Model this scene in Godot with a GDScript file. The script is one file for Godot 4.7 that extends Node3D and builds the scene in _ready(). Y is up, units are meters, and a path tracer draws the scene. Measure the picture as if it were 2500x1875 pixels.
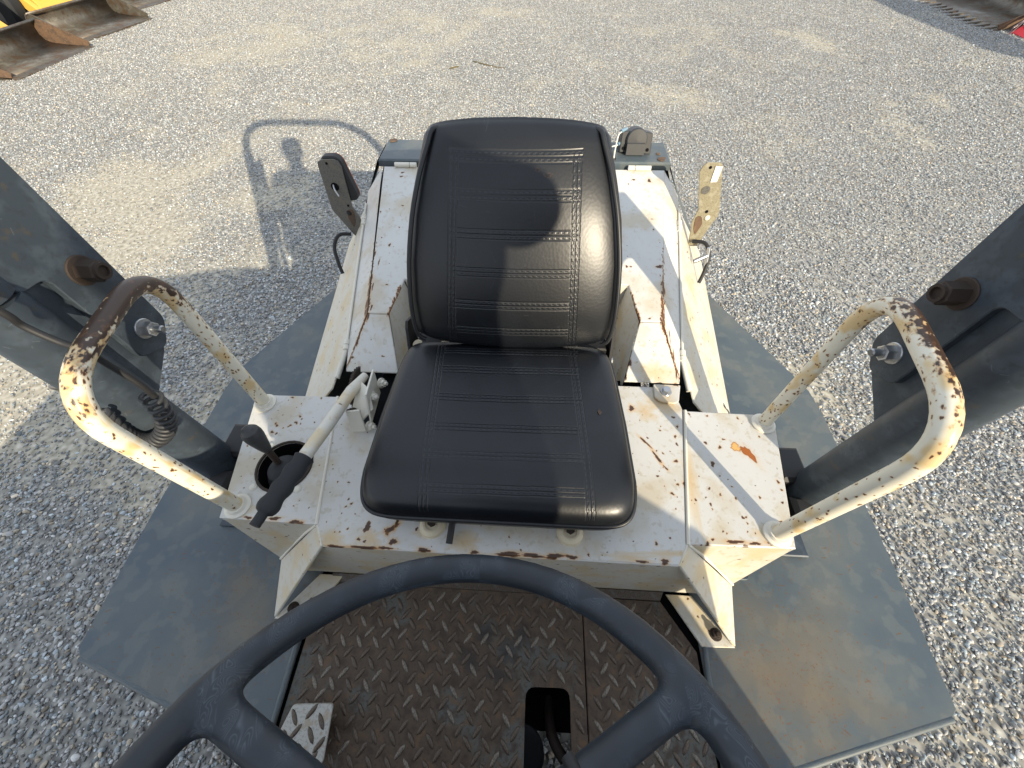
extends Node3D
# A ride-on construction machine seen from over its steering wheel, standing on a gravel yard.

const SUN_EL := 24.0
const SUN_AZ := Vector2(0.51, 0.86)      # x, z of the way towards the sun

var rng := RandomNumberGenerator.new()
var mats := {}
var machine: Node3D

# ------------------------------------------------------------------ mesh helper
class G:
	var st := SurfaceTool.new()
	var uvo := Vector2(-0.75, -1.35)
	var uvs := 1.5
	var gen := false

	func _init(g := false):
		gen = g
		st.begin(Mesh.PRIMITIVE_TRIANGLES)
		if g:
			st.set_smooth_group(0)

	func uv(p: Vector3) -> Vector2:
		return Vector2((p.x - uvo.x) / uvs, (p.z - uvo.y) / uvs)

	func uvx(f, p: Vector3) -> Vector2:
		if f == null:
			return uv(p)
		return f.call(p)

	func vert(p: Vector3, n: Vector3, t: Vector2):
		if not gen:
			st.set_normal(n)
		st.set_uv(t)
		st.add_vertex(p)

	func tri(a: Vector3, b: Vector3, c: Vector3, n: Vector3):
		if (b - a).cross(c - a).dot(n) > 0.0:
			var t := b
			b = c
			c = t
		vert(a, n, uv(a))
		vert(b, n, uv(b))
		vert(c, n, uv(c))

	func quad(a: Vector3, b: Vector3, c: Vector3, d: Vector3, out: Vector3):
		var n := (c - a).cross(d - b).normalized()
		if n.dot(out) < 0.0:
			n = -n
		tri(a, b, c, n)
		tri(a, c, d, n)

	func tri_s(p: Array, n: Array, t: Array, out: Vector3):
		var o := [0, 1, 2]
		if (p[1] - p[0]).cross(p[2] - p[0]).dot(out) > 0.0:
			o = [0, 2, 1]
		for i in o:
			vert(p[i], n[i], t[i])

	func face(pts: PackedVector3Array, n: Vector3):
		var u := (pts[1] - pts[0]).normalized()
		u = (u - n * u.dot(n)).normalized()
		var v := n.cross(u)
		var q := PackedVector2Array()
		for p in pts:
			q.append(Vector2((p - pts[0]).dot(u), (p - pts[0]).dot(v)))
		var ix := Geometry2D.triangulate_polygon(q)
		for i in range(0, ix.size(), 3):
			tri(pts[ix[i]], pts[ix[i + 1]], pts[ix[i + 2]], n)

	func ring(a: PackedVector3Array, b: PackedVector3Array, dirs: PackedVector3Array):
		for i in a.size():
			var j := (i + 1) % a.size()
			quad(a[i], a[j], b[j], b[i], dirs[i])

	# planar polygon, thickened backwards, its front edge chamfered
	func plate(pts: PackedVector3Array, n: Vector3, t: float, c := 0.002):
		n = n.normalized()
		var m := pts.size()
		var area := 0.0
		for i in range(1, m - 1):
			area += (pts[i] - pts[0]).cross(pts[i + 1] - pts[0]).dot(n)
		var s := 1.0 if area > 0.0 else -1.0
		var dirs := PackedVector3Array()
		for i in m:
			dirs.append(((pts[(i + 1) % m] - pts[i]).normalized().cross(n) * s).normalized())
		var top := PackedVector3Array()
		var mid := PackedVector3Array()
		var low := PackedVector3Array()
		for i in m:
			var d0 := dirs[(i + m - 1) % m]
			var d1 := dirs[i]
			var b := (d0 + d1)
			b = b / maxf(0.3, 1.0 + d0.dot(d1))
			top.append(pts[i] - b * c)
			mid.append(pts[i] - n * c)
			low.append(pts[i] - n * t)
		face(top, n)
		face(low, -n)
		var cd := PackedVector3Array()
		for d in dirs:
			cd.append(d + n)
		ring(top, mid, cd)
		ring(mid, low, dirs)

	func box(c: Vector3, s: Vector3, b := Basis(), ch := 0.003):
		var h := s * 0.5
		var p := PackedVector3Array()
		for q in [[-1, -1], [1, -1], [1, 1], [-1, 1]]:
			p.append(c + b * Vector3(q[0] * h.x, h.y, q[1] * h.z))
		plate(p, b.y.normalized(), s.y, ch)

	func tube(path: PackedVector3Array, r: float, segs := 12, closed := false, radii := PackedFloat32Array(), caps := true):
		var m := path.size()
		var up := Vector3.UP
		var rings := []
		var ts := PackedFloat32Array()
		var run := 0.0
		for i in m:
			var a := path[(i + m - 1) % m] if closed or i > 0 else path[i]
			var b := path[(i + 1) % m] if closed or i < m - 1 else path[i]
			var d := (b - a).normalized()
			if i == 0:
				up = Vector3.UP if absf(d.y) < 0.9 else Vector3.RIGHT
			up = (up - d * up.dot(d)).normalized()
			var side := d.cross(up)
			var rr: float = radii[i] if radii.size() else r
			var ps := PackedVector3Array()
			for k in segs:
				var an := TAU * k / segs
				ps.append(path[i] + (up * cos(an) + side * sin(an)) * rr)
			rings.append(ps)
			if i > 0:
				run += path[i].distance_to(path[i - 1])
			ts.append(run)
		var last := m if closed else m - 1
		for i in last:
			var j := (i + 1) % m
			for k in segs:
				var l := (k + 1) % segs
				var p := [rings[i][k], rings[i][l], rings[j][l], rings[j][k]]
				var nn := [(p[0] - path[i]).normalized(), (p[1] - path[i]).normalized(), (p[2] - path[j]).normalized(), (p[3] - path[j]).normalized()]
				var t0 := ts[i] / maxf(run, 0.001)
				var t1 := (ts[j] if j > i else run) / maxf(run, 0.001)
				var uu := [Vector2(t0, float(k) / segs), Vector2(t0, float(k + 1) / segs), Vector2(t1, float(k + 1) / segs), Vector2(t1, float(k) / segs)]
				tri_s([p[0], p[1], p[2]], [nn[0], nn[1], nn[2]], [uu[0], uu[1], uu[2]], nn[0] + nn[2])
				tri_s([p[0], p[2], p[3]], [nn[0], nn[2], nn[3]], [uu[0], uu[2], uu[3]], nn[0] + nn[2])
		if caps and not closed:
			for e in [0, m - 1]:
				var d2 := (path[0] - path[1]) if e == 0 else (path[m - 1] - path[m - 2])
				face(rings[e], d2.normalized())

	func lathe(prof: Array, pos: Vector3, axis: Vector3, segs := 24):
		var ax := axis.normalized()
		var u := ax.cross(Vector3.UP if absf(ax.y) < 0.9 else Vector3.RIGHT).normalized()
		var v := ax.cross(u)
		for i in prof.size() - 1:
			var a: Vector2 = prof[i]
			var b: Vector2 = prof[i + 1]
			var ed := b - a
			var nr := Vector2(ed.y, -ed.x).normalized()
			for k in segs:
				var c0 := u * cos(TAU * k / segs) + v * sin(TAU * k / segs)
				var c1 := u * cos(TAU * (k + 1) / segs) + v * sin(TAU * (k + 1) / segs)
				var p := [pos + c0 * a.x + ax * a.y, pos + c1 * a.x + ax * a.y, pos + c1 * b.x + ax * b.y, pos + c0 * b.x + ax * b.y]
				var n0 := c0 * nr.x + ax * nr.y
				var n1 := c1 * nr.x + ax * nr.y
				if segs < 8:
					n0 = (n0 + n1).normalized()
					n1 = n0
				var nn := [n0, n1, n1, n0]
				if a.x > 0.0:
					tri_s([p[0], p[1], p[2]], [nn[0], nn[1], nn[2]], [uv(p[0]), uv(p[1]), uv(p[2])], n0 + n1)
				if b.x > 0.0:
					tri_s([p[0], p[2], p[3]], [nn[0], nn[2], nn[3]], [uv(p[0]), uv(p[2]), uv(p[3])], n0 + n1)

	# hexagon head or nut: washer, six flats, stud
	func bolt(pos: Vector3, axis: Vector3, r: float, h: float, stud := 0.0):
		lathe([Vector2(r * 1.5, -0.001), Vector2(r * 1.5, 0.002), Vector2(r * 1.4, 0.003), Vector2(0, 0.003)], pos, axis, 20)
		lathe([Vector2(r * 1.1, 0.002), Vector2(r * 1.1, h - r * 0.12), Vector2(r * 0.9, h), Vector2(0, h)], pos, axis, 6)
		if stud > 0.0:
			lathe([Vector2(r * 0.55, h - 0.001), Vector2(r * 0.55, h + stud * 0.85), Vector2(r * 0.42, h + stud), Vector2(0, h + stud)], pos, axis, 14)

	# closed rings joined to a skin, both ends closed with a fan
	func loft(rings: Array, cap0 := true, cap1 := true, uvf = null):
		var cs := []
		for rg in rings:
			var c := Vector3.ZERO
			for p in rg:
				c += p
			cs.append(c / rg.size())
		var lean := 0.0
		for i in rings.size() - 1:
			for k in rings[i].size():
				var a: Vector3 = rings[i][k]
				var c: Vector3 = rings[i + 1][(k + 1) % rings[i].size()]
				var n: Vector3 = (c - a).cross(rings[i + 1][k] - rings[i][(k + 1) % rings[i].size()])
				lean += n.dot((a + c) * 0.5 - (cs[i] + cs[i + 1]) * 0.5)
		for i in rings.size() - 1:
			var m: int = rings[i].size()
			for k in m:
				var l := (k + 1) % m
				var a: Vector3 = rings[i][k]
				var b: Vector3 = rings[i][l]
				var c: Vector3 = rings[i + 1][l]
				var d: Vector3 = rings[i + 1][k]
				for t in [[a, b, c], [a, c, d]]:
					var n: Vector3 = (t[1] - t[0]).cross(t[2] - t[0])
					if n.length() < 1e-12:
						continue
					n = n * signf(lean)
					tri_s(t, [n, n, n], [uvx(uvf, t[0]), uvx(uvf, t[1]), uvx(uvf, t[2])], n)
		for e in [0, rings.size() - 1]:
			if (e == 0 and not cap0) or (e > 0 and not cap1):
				continue
			var out: Vector3 = cs[0] - cs[rings.size() / 2] if e == 0 else cs[e] - cs[rings.size() / 2]
			var m2: int = rings[e].size()
			for k in m2:
				var t := [cs[e], rings[e][k], rings[e][(k + 1) % m2]]
				tri_s(t, [out, out, out], [uvx(uvf, t[0]), uvx(uvf, t[1]), uvx(uvf, t[2])], out)

	func done(tangents := false) -> ArrayMesh:
		if gen:
			st.generate_normals()
		if tangents:
			st.generate_tangents()
		st.index()
		return st.commit()


func V(x: float, y: float, z: float) -> Vector3:
	return Vector3(x, y, z)


func P(a: Array) -> PackedVector3Array:
	return PackedVector3Array(a)


# corners of a path rounded off
func rounded(pts: PackedVector3Array, r: float, n := 6) -> PackedVector3Array:
	var o := PackedVector3Array([pts[0]])
	for i in range(1, pts.size() - 1):
		var a := pts[i] + (pts[i - 1] - pts[i]).limit_length(r)
		var b := pts[i] + (pts[i + 1] - pts[i]).limit_length(r)
		for k in n + 1:
			var t := float(k) / n
			o.append(a.lerp(pts[i], t).lerp(pts[i].lerp(b, t), t))
	o.append(pts[pts.size() - 1])
	return o


func round_poly(pts: PackedVector3Array, r: float, n := 4) -> PackedVector3Array:
	var o := PackedVector3Array()
	var m := pts.size()
	for i in m:
		var a := pts[i] + (pts[(i + m - 1) % m] - pts[i]).limit_length(r)
		var b := pts[i] + (pts[(i + 1) % m] - pts[i]).limit_length(r)
		for k in n + 1:
			var t := float(k) / n
			o.append(a.lerp(pts[i], t).lerp(pts[i].lerp(b, t), t))
	return o


func smooth_path(pts: PackedVector3Array, n := 5) -> PackedVector3Array:
	var o := PackedVector3Array()
	var m := pts.size()
	for i in m - 1:
		var p0 := pts[maxi(i - 1, 0)]
		var p3 := pts[mini(i + 2, m - 1)]
		for k in n:
			o.append(pts[i].cubic_interpolate(pts[i + 1], p0, p3, float(k) / n))
	o.append(pts[m - 1])
	return o


# ------------------------------------------------------------------ objects
func tag(o: Node, label: String, category: String, group := "", kind := ""):
	if label:
		o.set_meta("label", label)
	if category:
		o.set_meta("category", category)
	if group:
		o.set_meta("group", group)
	if kind:
		o.set_meta("kind", kind)


func part(called: String, mesh: Mesh, mat: Material, parent: Node, label := "") -> MeshInstance3D:
	var o := MeshInstance3D.new()
	o.name = called
	o.mesh = mesh
	o.material_override = mat
	if mesh.get_surface_count():
		o.set_surface_override_material(0, mat)
	o.material_override = null
	if label:
		o.set_meta("label", label)
	parent.add_child(o, true)
	return o


func thing(called: String, label: String, category: String, at := Vector3.ZERO, group := "") -> Node3D:
	var o := Node3D.new()
	o.name = called
	add_child(o, true)
	o.position = at
	tag(o, label, category, group)
	return o


# ------------------------------------------------------------------ materials
func plain(lin: Color, rough := 0.6, metal := 0.0, spec := 0.5) -> StandardMaterial3D:
	var m := StandardMaterial3D.new()
	m.albedo_color = lin.linear_to_srgb()
	m.roughness = rough
	m.metallic = metal
	m.metallic_specular = spec
	return m


func textured(img: Image, rough := 0.6, metal := 0.0, tri := 0.0, height: Image = null, hs := 0.1, repeat := true) -> StandardMaterial3D:
	var m := StandardMaterial3D.new()
	m.albedo_texture = ImageTexture.create_from_image(img)
	m.roughness = rough
	m.metallic = metal
	m.texture_repeat = repeat
	if tri > 0.0:
		m.uv1_triplanar = true
		m.uv1_scale = Vector3.ONE / tri
		m.uv1_triplanar_sharpness = 4.0
	if height:
		m.heightmap_enabled = true
		m.heightmap_texture = ImageTexture.create_from_image(height)
		m.heightmap_scale = hs
	return m


func noise(sd: int, freq: float, w: int, h: int, type := FastNoiseLite.TYPE_SIMPLEX_SMOOTH, oct := 4, warp := 0.0) -> PackedByteArray:
	var n := FastNoiseLite.new()
	n.seed = sd
	n.noise_type = type
	n.frequency = freq
	n.fractal_octaves = oct
	if oct == 1:
		n.fractal_type = FastNoiseLite.FRACTAL_NONE
	if warp > 0.0:
		n.domain_warp_enabled = true
		n.domain_warp_amplitude = warp
		n.domain_warp_frequency = freq * 0.6
	var im := n.get_seamless_image(w, h) if w <= 512 and warp == 0.0 else n.get_image(w, h)
	im.convert(Image.FORMAT_L8)
	return im.get_data()


# an image mixed from colours (sRGB 0..255) by noise: each layer is [bytes, low, high, colour]
func mix_image(w: int, h: int, base: Vector3, layers: Array) -> Image:
	var data := PackedByteArray()
	data.resize(w * h * 3)
	for i in w * h:
		var c := base
		for l in layers:
			var k: float = (l[0][i] - l[1]) / (l[2] - l[1])
			if k > 0.0:
				c += (l[3] - c) * minf(k, l[4] if l.size() > 4 else 1.0)
		data[i * 3] = int(c.x)
		data[i * 3 + 1] = int(c.y)
		data[i * 3 + 2] = int(c.z)
	return Image.create_from_data(w, h, false, Image.FORMAT_RGB8, data)


# ragged spot on an image, with a rusty halo
func chip(im: Image, x: float, y: float, rx: float, ry: float, col: Color, halo := 0.5, turn := 0.0):
	var r := maxf(rx, ry) * 2.4 + 3.0
	var ph := [rng.randf() * TAU, rng.randf() * TAU, rng.randf() * TAU]
	var ct := cos(turn)
	var sn := sin(turn)
	for j in range(int(y - r), int(y + r) + 1):
		for i in range(int(x - r), int(x + r) + 1):
			if i < 0 or j < 0 or i >= im.get_width() or j >= im.get_height():
				continue
			var dx := i + 0.5 - x
			var dy := j + 0.5 - y
			var q := Vector2((dx * ct + dy * sn) / rx, (-dx * sn + dy * ct) / ry)
			var an := q.angle()
			var d := q.length() / (1.0 + 0.22 * sin(2.0 * an + ph[0]) + 0.16 * sin(3.0 * an + ph[1]) + 0.1 * sin(7.0 * an + ph[2]))
			if d < 1.0:
				var cc := col
				if d > 0.72:
					cc = col.lerp(Color(0.5, 0.3, 0.14), 0.5)
				im.set_pixel(i, j, im.get_pixel(i, j).lerp(cc, clampf((1.0 - d) * 8.0, 0.0, 1.0)))
			elif d < 2.4 and halo > 0.0:
				var k := halo * pow(1.0 - (d - 1.0) / 1.4, 2.0)
				im.set_pixel(i, j, im.get_pixel(i, j).lerp(Color(0.80, 0.57, 0.30), k * 0.75))


# ------------------------------------------------------------------ blended bodies: tapered capsules, smooth minimum, surface nets
# prims: [a, b, ra, rb, blend, colour]
func sdf_body(prims: Array, cell: float, colored := false) -> ArrayMesh:
	var lo := Vector3.ONE * 1e9
	var hi := -lo
	for p in prims:
		var r: float = maxf(p[2], p[3]) + p[4] + cell * 3.0
		for e in [p[0], p[1]]:
			lo = lo.min(e - Vector3.ONE * r)
			hi = hi.max(e + Vector3.ONE * r)
	var nx := int((hi.x - lo.x) / cell) + 2
	var ny := int((hi.y - lo.y) / cell) + 2
	var nz := int((hi.z - lo.z) / cell) + 2
	var f := PackedFloat32Array()
	f.resize(nx * ny * nz)
	f.fill(10.0)
	var who := PackedByteArray()
	var best := PackedFloat32Array()
	if colored:
		who.resize(f.size())
		best.resize(f.size())
		best.fill(10.0)
	for pi in prims.size():
		var p: Array = prims[pi]
		var a: Vector3 = p[0]
		var b: Vector3 = p[1]
		var ra: float = p[2]
		var rb: float = p[3]
		var kk: float = p[4]
		var mr := maxf(ra, rb) + kk + cell * 2.5
		var l := ((a.min(b) - Vector3.ONE * mr - lo) / cell).floor()
		var h := ((a.max(b) + Vector3.ONE * mr - lo) / cell).ceil()
		var ab := b - a
		var dd := maxf(ab.length_squared(), 1e-9)
		for z in range(maxi(0, int(l.z)), mini(nz, int(h.z) + 1)):
			for y in range(maxi(0, int(l.y)), mini(ny, int(h.y) + 1)):
				var row := (z * ny + y) * nx
				for x in range(maxi(0, int(l.x)), mini(nx, int(h.x) + 1)):
					var q := lo + Vector3(x, y, z) * cell - a
					var t := clampf(q.dot(ab) / dd, 0.0, 1.0)
					var d := (q - ab * t).length() - lerpf(ra, rb, t)
					var o := f[row + x]
					if colored and d < best[row + x]:
						best[row + x] = d
						who[row + x] = pi
					var e := maxf(kk - absf(o - d), 0.0) / maxf(kk, 1e-5)
					f[row + x] = minf(o, d) - e * e * kk * 0.25
	var st := SurfaceTool.new()
	st.begin(Mesh.PRIMITIVE_TRIANGLES)
	st.set_smooth_group(0)
	var ids := {}
	var n := 0
	var step := [1, nx, nx * ny]
	for z in nz - 1:
		for y in ny - 1:
			var row := (z * ny + y) * nx
			for x in nx - 1:
				var i := row + x
				var s := 0
				var c := [f[i], f[i + 1], f[i + nx], f[i + nx + 1], f[i + nx * ny], f[i + nx * ny + 1], f[i + nx * ny + nx], f[i + nx * ny + nx + 1]]
				for v in c:
					if v < 0.0:
						s += 1
				if s == 0 or s == 8:
					continue
				var acc := Vector3.ZERO
				var cnt := 0
				for e in [[0, 1], [2, 3], [4, 5], [6, 7], [0, 2], [1, 3], [4, 6], [5, 7], [0, 4], [1, 5], [2, 6], [3, 7]]:
					if (c[e[0]] < 0.0) != (c[e[1]] < 0.0):
						var t: float = c[e[0]] / (c[e[0]] - c[e[1]])
						var p0 := Vector3(e[0] & 1, (e[0] >> 1) & 1, e[0] >> 2)
						var p1 := Vector3(e[1] & 1, (e[1] >> 1) & 1, e[1] >> 2)
						acc += p0.lerp(p1, t)
						cnt += 1
				ids[i] = n
				n += 1
				if colored:
					st.set_color(prims[who[i]][5])
				st.add_vertex(lo + (Vector3(x, y, z) + acc / cnt) * cell)
	for i in ids:
		for ax in 3:
			var u: int = step[(ax + 1) % 3]
			var v: int = step[(ax + 2) % 3]
			var i2: int = i + step[ax]
			if i2 >= f.size() or (f[i] < 0.0) == (f[i2] < 0.0):
				continue
			if not (ids.has(i - u) and ids.has(i - v) and ids.has(i - u - v)):
				continue
			var q := [ids[i], ids[i - u], ids[i - u - v], ids[i - v]]
			if f[i] < 0.0:
				q.reverse()
			for k in [0, 1, 2, 0, 2, 3]:
				st.add_index(q[k])
	st.generate_normals()
	return st.commit()


func _ready():
	rng.seed = 7
	setup_view()
	make_materials()
	build_ground()
	build_machine()
	build_person()
	build_yard()


func setup_view():
	var cam := Camera3D.new()
	cam.name = "camera"
	cam.position = V(0.0426, 1.6, 0.0)
	cam.rotation_degrees = V(-54.0, 4.05, -1.13)
	cam.fov = 89.85
	cam.near = 0.02
	cam.far = 400.0
	add_child(cam)
	cam.current = true
	var we := WorldEnvironment.new()
	we.name = "environment"
	var env := Environment.new()
	env.background_mode = Environment.BG_SKY
	var sky := Sky.new()
	var pm := ProceduralSkyMaterial.new()
	pm.sky_top_color = Color(0.65, 0.685, 0.735)
	pm.sky_horizon_color = Color(0.88, 0.885, 0.89)
	pm.sky_curve = 0.14
	pm.ground_bottom_color = Color(0.42, 0.42, 0.40)
	pm.ground_horizon_color = Color(0.72, 0.74, 0.75)
	pm.sky_energy_multiplier = 1.0
	sky.sky_material = pm
	env.sky = sky
	env.background_energy_multiplier = 1.55
	env.tonemap_mode = Environment.TONE_MAPPER_LINEAR
	env.tonemap_exposure = 1.5
	env.sdfgi_enabled = true
	env.ssao_enabled = true
	env.ssil_enabled = true
	we.environment = env
	add_child(we)
	var sun := DirectionalLight3D.new()
	sun.name = "sun"
	var e := deg_to_rad(SUN_EL)
	var h := SUN_AZ.normalized() * cos(e)
	sun.look_at_from_position(V(h.x, sin(e), h.y) * 10.0, Vector3.ZERO)
	sun.light_color = Color(1.0, 0.94, 0.83)
	sun.light_energy = 1.5
	sun.light_angular_distance = 0.5
	sun.shadow_enabled = true
	add_child(sun)


# ------------------------------------------------------------------ colours and surfaces
# paint chips on the deck and hood: x and z in millimetres, then radii
const CHIPS_RIGHT := [[272,-468,7.9],[286,-438,1.8],[359,-449,4.5],[363,-426,4.1],[354,-402,4.1],[354,-384,4.5],[325,-415,2.3],[328,-425,1.6],[296,-396,2.7],[310,-367,2.3],[322,-362,3.0],[337,-367,1.8],[345,-346,5.0],[317,-331,1.1],[308,-323,1.1],[303,-312,3.2],[259,-288,1.6],[313,-292,1.4],[339,-297,3.2],[325,-278,4.5],[333,-272,1.8],[352,-299,4.5],[326,-249,2.0],[306,-196,2.7],[280,-185,3.6],[240,-187,1.6],[159,-160,3.2],[183,-161,1.1],[41,-162,2.3],[38,-172,1.6],[396,-461,4.1],[434,-458,3.2],[498,-455,3.0],[503,-442,1.4],[454,-402,3.6],[415,-392,4.5],[442,-383,4.1],[485,-381,5.0],[471,-380,3.6],[530,-412,2.5],[418,-345,6.8],[426,-320,2.0],[443,-299,2.3],[399,-293,3.2],[417,-282,3.2],[368,-269,3.2],[360,-268,1.4],[388,-275,2.3],[394,-262,3.6],[395,-253,1.8],[444,-276,2.7],[490,-280,3.0],[447,-240,3.6],[453,-241,2.7],[452,-230,2.3],[404,-213,2.3],[410,-210,2.0],[448,-215,1.8],[461,-213,1.8],[382,-198,3.0],[371,-189,5.4],[418,-187,2.7],[437,-189,5.0],[360,-187,2.3],[349,-185,3.4],[535,-313,3.6],[536,-297,2.7],[529,-272,3.2],[514,-235,4.1],[516,-223,2.3]]
const CHIPS_LEFT := [[-493,-463,4.1],[-426,-464,2.7],[-466,-447,1.8],[-473,-437,1.1],[-496,-416,1.6],[-517,-405,1.4],[-456,-414,3.2],[-450,-408,2.7],[-458,-398,4.1],[-448,-396,2.7],[-462,-399,2.3],[-503,-394,3.4],[-498,-389,3.6],[-482,-384,2.0],[-469,-391,3.2],[-472,-388,2.3],[-419,-401,2.3],[-502,-373,4.5],[-491,-370,3.6],[-357,-397,1.1],[-361,-352,1.4],[-384,-452,1.4],[-373,-303,1.4],[-345,-304,1.1],[-323,-269,1.8],[-301,-269,2.7],[-291,-236,3.0],[-283,-228,3.2],[-292,-222,2.7],[-296,-209,1.6],[-270,-209,1.8],[-319,-192,1.4],[-393,-219,1.8],[-363,-217,1.8],[-369,-187,6.8],[-416,-183,3.2],[-276,-182,2.3],[-241,-187,11.3],[-251,-165,3.6],[-239,-162,3.2],[-289,-176,1.8],[-298,-175,1.6],[-203,-181,6.8],[-188,-164,7.3],[-150,-188,4.1],[-33,-200,1.4],[-512,-310,2.0],[-569,-410,1.8],[-540,-338,2.3],[-505,-249,2.0],[-455,-183,2.7],[19,-183,2.0],[25,-152,1.8]]
const CHIPS_HOOD := [[357,-816,7.2,5.5],[363,-758,4.5,17.6],[355,-718,2.7,13.2],[355,-701,2.7,5.5],[350,-679,2.7,3.3],[352,-965,3.6,1.1],[353,-931,2.7,2.2],[321,-670,2.7,2.2],[284,-724,3.6,3.3],[277,-814,3.6,3.3],[287,-814,2.7,2.2],[-338,-1116,4.5,3.3],[-339,-1101,4.5,3.3],[-331,-863,3.6,4.4],[-356,-886,1.8,2.2],[-318,-995,3.6,2.2],[-375,-973,2.7,2.2],[-315,-921,1.8,2.2],[-317,-743,2.7,2.2],[-361,-759,4.5,15.4],[-361,-735,2.7,22.0],[-360,-695,2.7,17.6],[-351,-736,1.8,11.0],[-343,-678,2.7,7.7],[-349,-809,1.8,8.8],[-364,-834,1.8,11.0],[430,-940,1.8,2.2],[298,-1086,1.8,2.2],[356,-1099,5.4,5.5],[314,-1102,3.6,3.3]]
const CHIPS_FRONT := [[-381,-560,1.8,8.4],[-367,-598,2.7,12.0],[-361,-627,2.7,7.2],[-351,-656,2.7,3.6],[370,-640,1.8,15.6],[377,-595,1.8,15.6],[380,-559,2.7,13.2],[378,-532,5.4,3.6],[275,-573,3.6,8.4],[265,-546,2.7,8.4],[-374,-564,3.6,2.4],[-302,-569,3.6,1.8],[-323,-530,12.6,4.2],[-236,-574,2.7,2.4]]


func make_materials():
	# ---- white paint of the deck and hood, seen in plan: 1.5 m square
	var w := 1536
	var n1 := noise(11, 0.006, w, w, FastNoiseLite.TYPE_SIMPLEX_SMOOTH, 5)
	var n2 := noise(12, 0.05, w, w, FastNoiseLite.TYPE_SIMPLEX_SMOOTH, 3)
	var n3 := noise(13, 0.35, w, w, FastNoiseLite.TYPE_SIMPLEX_SMOOTH, 1)
	var im := mix_image(w, w, Vector3(197, 196, 191), [[n1, 130.0, 220.0, Vector3(186, 175, 154), 0.75], [n2, 165.0, 225.0, Vector3(174, 164, 144), 0.5], [n3, 225.0, 262.0, Vector3(150, 140, 120), 0.5], [n1, 120.0, 20.0, Vector3(200, 199, 195), 0.8]])
	var px := func(mm: float, z: bool) -> float: return (mm / 1000.0 + (1.35 if z else 0.75)) / 1.5 * w
	# rust stains washed out along the front of the deck and by the seat feet
	for s in [[-128, -185, 26, 14], [-60, -172, 40, 16], [-230, -170, 22, 16], [127, -190, 28, 16], [230, -160, 60, 8], [-300, -165, 30, 12], [340, -480, 40, 26], [330, -555, 45, 30], [300, -460, 30, 24], [480, -215, 26, 20], [-490, -215, 26, 20], [540, -445, 16, 14], [300, -170, 60, 8], [-440, -240, 20, 10], [365, -300, 18, 90]]:
		stain(im, px.call(s[0], false), px.call(s[1], true), s[2] * 1.0, s[3] * 1.0)
	var dark := Color(0.28, 0.19, 0.13)
	for c in CHIPS_RIGHT + CHIPS_LEFT:
		var st := rng.randf_range(0.65, 1.0)
		chip(im, px.call(c[0], false), px.call(c[1], true), maxf(c[2] * 0.85, 1.1), maxf(c[2] * 0.85 * st, 1.0), dark, 0.55 if rng.randf() < 0.55 else 0.1, rng.randf() * 3.0)
	for c in CHIPS_HOOD + CHIPS_FRONT:
		chip(im, px.call(c[0], false), px.call(c[1], true), maxf(c[2], 1.2), maxf(c[3], 1.2), dark, 0.25)
	# long flakes along the deck's front edge, orange patches, scratches
	for s in [[20, -154, 26, 3.5], [62, -154, 22, 3], [100, -155, 16, 4.5], [130, -155, 10, 3.5], [-236, -152, 22, 3], [-290, -151, 14, 2.5], [-130, -153, 14, 3], [250, -154, 9, 2.5], [290, -156, 8, 4], [-200, -153, 12, 2.5], [-40, -154, 9, 2.5], [420, -196, 14, 3.5], [490, -196, 16, 3], [455, -195, 9, 3], [-420, -194, 12, 3], [-470, -193, 8, 2.5], [-380, -190, 9, 4]]:
		chip(im, px.call(s[0], false), px.call(s[1], true), s[2], s[3], dark, 0.5)
	chip(im, px.call(496, false), px.call(-372, true), 9, 19, Color(0.62, 0.35, 0.12), 0.25, -0.4)
	chip(im, px.call(474, false), px.call(-385, true), 12, 9, Color(0.84, 0.66, 0.40), 0.0)
	for s in [[290, -386, 15, 2.6, 0.9], [309, -352, 14, 3.2, 1.0], [-195, -187, 12, 5, -0.5], [-188, -205, 4, 12, 0.1], [322, -330, 6, 2, 0.9]]:
		chip(im, px.call(s[0], false), px.call(s[1], true), s[2], s[3], dark, 0.6, s[4])
	for i in 260:
		var x := rng.randf_range(-560, 560)
		var z := rng.randf_range(-1140, -150)
		chip(im, px.call(x, false), px.call(z, true), rng.randf_range(0.6, 1.5), rng.randf_range(0.6, 1.5), Color(0.28, 0.2, 0.15), 0.0)
	# worn fold lines of the hood: flakes strung along the creases
	for s in [-1.0, 1.0]:
		for i in 130:
			var t := pow(rng.randf(), 1.5)
			var x2: float = s * lerpf(352, 372, t) + rng.randfn(0, 2.5)
			chip(im, px.call(x2, false), px.call(lerpf(-655, -880, t) + rng.randfn(0, 6), true), rng.randf_range(0.7, 2.0) * (1.5 - t), rng.randf_range(1.5, 6.0) * (1.4 - t), dark, 0.2)
			chip(im, px.call(s * lerpf(352, 388, t) + rng.randfn(0, 1.6), false), px.call(lerpf(-655, -545, t), true), rng.randf_range(0.8, 1.9), rng.randf_range(1.5, 4.5), dark, 0.25)
			if i < 70:
				chip(im, px.call(s * lerpf(297, 282, t) + rng.randfn(0, 1.8), false), px.call(lerpf(-660, -740, t), true), rng.randf_range(0.9, 2.4), rng.randf_range(1.5, 5.0), dark, 0.35)
	var hm := noise(14, 0.02, 512, 512, FastNoiseLite.TYPE_SIMPLEX_SMOOTH, 4)
	mats.paint = textured(im, 0.42, 0.0, 0.0)
	mats.paint.roughness = 0.45
	# ---- the same paint where it hangs down: 0.6 m repeat
	var h := 512
	var m1 := noise(21, 0.012, h, h, FastNoiseLite.TYPE_SIMPLEX_SMOOTH, 4)
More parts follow.
